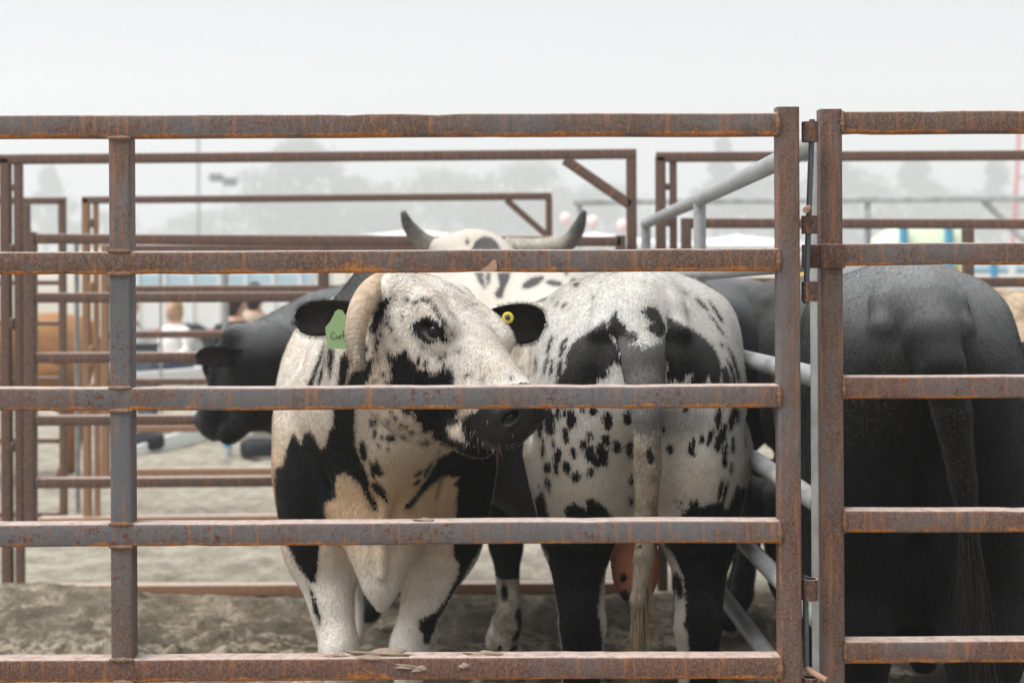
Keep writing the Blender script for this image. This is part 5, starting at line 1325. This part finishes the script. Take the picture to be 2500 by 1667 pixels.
    A, B = at(300, 925, 11.6), at(500, 908, 12.0); g = empty('white_rail', A); tag(g, 'white painted rail on posts beyond the far gate', 'rail'); bar('board', A, B, M['white_paint'], g, .03, .09, .006)
    for t_ in (.1, .9): q = A.lerp(B, t_); bar('post', Vector((q.x, q.y + .04, 0)), q + Vector((0, .04, .05)), M['white_paint'], g, .06, .06, .006)
    for u, Y, lab in ((352, 11.3, 'black tyre lying by the slanted white plank'), (632, 10.9, 'black tyre on the dirt under the black bull head')):
        g = empty('tyre', (at(u, VH, Y).x, Y, 0)); tag(g, lab, 'tyre', 'loose tyres on the dirt'); o = wheel('carcass', (at(u, VH, Y).x, Y, .06), .15, .11, g, None); o.matrix_basis = Matrix.Translation((at(u, VH, Y).x, Y, .06)) @ Matrix.Rotation(math.pi/2, 4, 'X')
    p = at(556, 1062, 10.8); g = empty('marker_post', (p.x, 10.8, 0)); tag(g, 'grey white marker post with a blue top under the black bull muzzle', 'post'); pipe('shaft', [Vector((p.x, 10.8, 0)), p], .03, M['galv_pale'], g, 12); pipe('band', [p - Vector((0, 0, .09)), p + Vector((0, 0, .01))], .032, M['blue_paint'], g, 12)
    p = at(597, 1080, 10.9); g = empty('wooden_stake', (p.x, 10.9, 0)); tag(g, 'brown stake beside the blue topped marker post', 'stake'); bar('shaft', Vector((p.x, 10.9, -.02)), p, M['far_tan'], g, .05, .05, .005); bar('point', p, p + Vector((0, 0, .03)), M['far_tan'], g, .03, .03, .005)
    A = at(352, 848, 12.6); g = empty('black_crate', (A.x, 12.6, 0)); tag(g, 'dark green black crate beside the blond seated person', 'crate'); box('body', (A.x - .12, 12.5, .0), (A.x + .10, 12.7, A.z), M['canvas'], g, .01); box('lid', (A.x - .13, 12.49, A.z + .001), (A.x + .11, 12.71, A.z + .03), M['tyre'], g, .008)
    # fairground ride at the right
    Y = 24; g = empty('fairground_ride', (at(2250, VH, Y).x, Y, 0)); tag(g, 'fairground ride with yellow beam, blue posts and pale green canopy', 'ride')
    z0 = at(2200, 672, Y).z; z1 = at(2200, 652, Y).z
    for u0, u1 in ((1935, 2110), (2130, 2290), (2300, 2345)): box('yellow_beam', (at(u0, VH, Y).x, Y, z0), (at(u1, VH, Y).x, Y + .3, z1), M['yellow_paint'], g, .01)
    for u in (1800, 1835, 1880): box('yellow_panel', (at(u - 14, VH, Y).x, Y, at(u, 712, Y).z), (at(u + 14, VH, Y).x, Y + .05, at(u, 690, Y).z), M['yellow_paint'], g, .01)
    for u in (2202, 2312): pipe('post', [Vector((at(u, VH, Y).x, Y - .1, 0)), Vector((at(u, VH, Y).x, Y - .1, at(u, 545, Y).z))], .075, M['blue_paint'], g, 12)
    V, F = [], []; n = 24; xa, xb = at(2140, VH, Y).x, at(2345, VH, Y).x; za, zb = at(2200, 606, Y).z, at(2200, 548, Y).z
    for i in range(n + 1):
        t_ = i/n; x = xa + (xb - xa)*t_; zz = za + (zb - za)*math.sin(min(1, t_*1.9)*math.pi/2)
        V += [(x, Y, za - .35), (x, Y, zz), (x, Y + .5, zz + .08), (x, Y + 1.2, zz), (x, Y + 1.2, za - .35)]
    for i in range(n):
        for j in range(4): F.append((i*5 + j, i*5 + 5 + j, i*5 + 6 + j, i*5 + 1 + j))
    wparent(link('canopy', mesh_np('canopy', V, F), M['green_vinyl'], None, True), g)
    box('platform', (at(1780, VH, Y).x, Y, 0), (at(2345, VH, Y).x, Y + 2.5, .75), M['white_paint'], g, .03)
    Y = 21; g = empty('crowd_barrier', (at(2420, VH, Y).x, Y, 0)); tag(g, 'blue and white barrier near the right edge under the gate leaf', 'barrier')
    for v0, v1, m in ((646, 655, 'pale_blue'), (658, 667, 'blue_paint'), (690, 705, 'white_paint')): box('rail', (at(2375, VH, Y).x, Y, at(2400, v1, Y).z), (at(2700, VH, Y).x, Y + .05, at(2400, v0, Y).z), M[m], g, .005)
    for u, m in ((2425, 'blue_paint'), (2470, 'white_paint'), (2580, 'blue_paint')): box('post', (at(u - 8, VH, Y).x, Y - .06, 0), (at(u + 8, VH, Y).x, Y - .003, at(u, 640, Y).z), M[m], g, .01)
    p = at(2500, 300, 140); g = empty('ride_tower', (p.x, 140, 0)); tag(g, 'red tower of a fairground ride at the right edge', 'tower')
    for dx in (-.25, .35): bar('leg', (p.x + dx*5, 140, 0), (p.x + dx*1.8, 140, p.z), M['red_paint'], g, .3, .3, .01)
    for k in range(5): zz = p.z*(k + .8)/6; bar('crossbar', (p.x - 1.15 + .12*k, 140.3, zz), (p.x + 1.6 - .17*k, 140.3, zz), M['red_paint'], g, .2, .2, .01)
    for i, (u, v) in enumerate(((1382, 536), (1448, 543), (1520, 553))):
        Y = 70; p = at(u, v, Y); g = empty('balloon', (p.x, Y, 0)); tag(g, ['pale pink balloon left of the right horn tip', 'pale pink balloon right of the right horn tip', 'pale pink balloon beside the gateway post'][i], 'balloon', 'pink balloons by the tents')
        V, Q = [], []; prof = [(0, .34), (.13, .32), (.25, .23), (.30, .08), (.26, -.10), (.16, -.26), (.05, -.35), (.04, -.39), (0, -.39)]
        for k in range(20):
            a = 2*math.pi*k/20; V += [(r*math.cos(a), r*math.sin(a), h) for r, h in prof]
        m_ = len(prof)
        for k in range(20):
            for j in range(m_ - 1): kk = (k+1) % 20; Q.append((k*m_ + j, kk*m_ + j, kk*m_ + j + 1, k*m_ + j + 1))
        o = link('bladder', mesh_np('bladder', V, Q), M['pink'], None, True); o.parent = g; o.matrix_basis = Matrix.Translation((0, 0, p.z)); pipe('string', [Vector((p.x, Y, 0)), p - Vector((0, 0, .38))], .006, M['white_paint'], g, 6)
def haze():
    t = bpy.data.materials.new('smoke_haze'); t.use_nodes = True; n = t.node_tree; n.nodes.clear()
    o_ = n.nodes.new('ShaderNodeOutputMaterial'); v = n.nodes.new('ShaderNodeVolumePrincipled'); v.inputs['Color'].default_value = (.955, .985, 1, 1); v.inputs['Density'].default_value = HAZE; v.inputs['Anisotropy'].default_value = .2
    n.links.new(v.outputs[0], o_.inputs['Volume'])
    lo, hi = (-302, -32, -1.2), (302, 422, 54.0)
    bm = bmesh.new(); bmesh.ops.create_cube(bm, size=1.0); bmesh.ops.scale(bm, vec=Vector(hi) - Vector(lo), verts=bm.verts); bmesh.ops.translate(bm, vec=(Vector(hi) + Vector(lo))/2, verts=bm.verts)
    me = bpy.data.meshes.new('haze'); bm.to_mesh(me); bm.free(); tag(link('haze', me, t), 'pale smoke haze over the whole fairground', None, None, 'stuff')
HAZE = .0029
# ------------------------------------------------------------------ build
ground()
front_gates()
pipe_gate()
back_gates()
herd()
background()
haze()
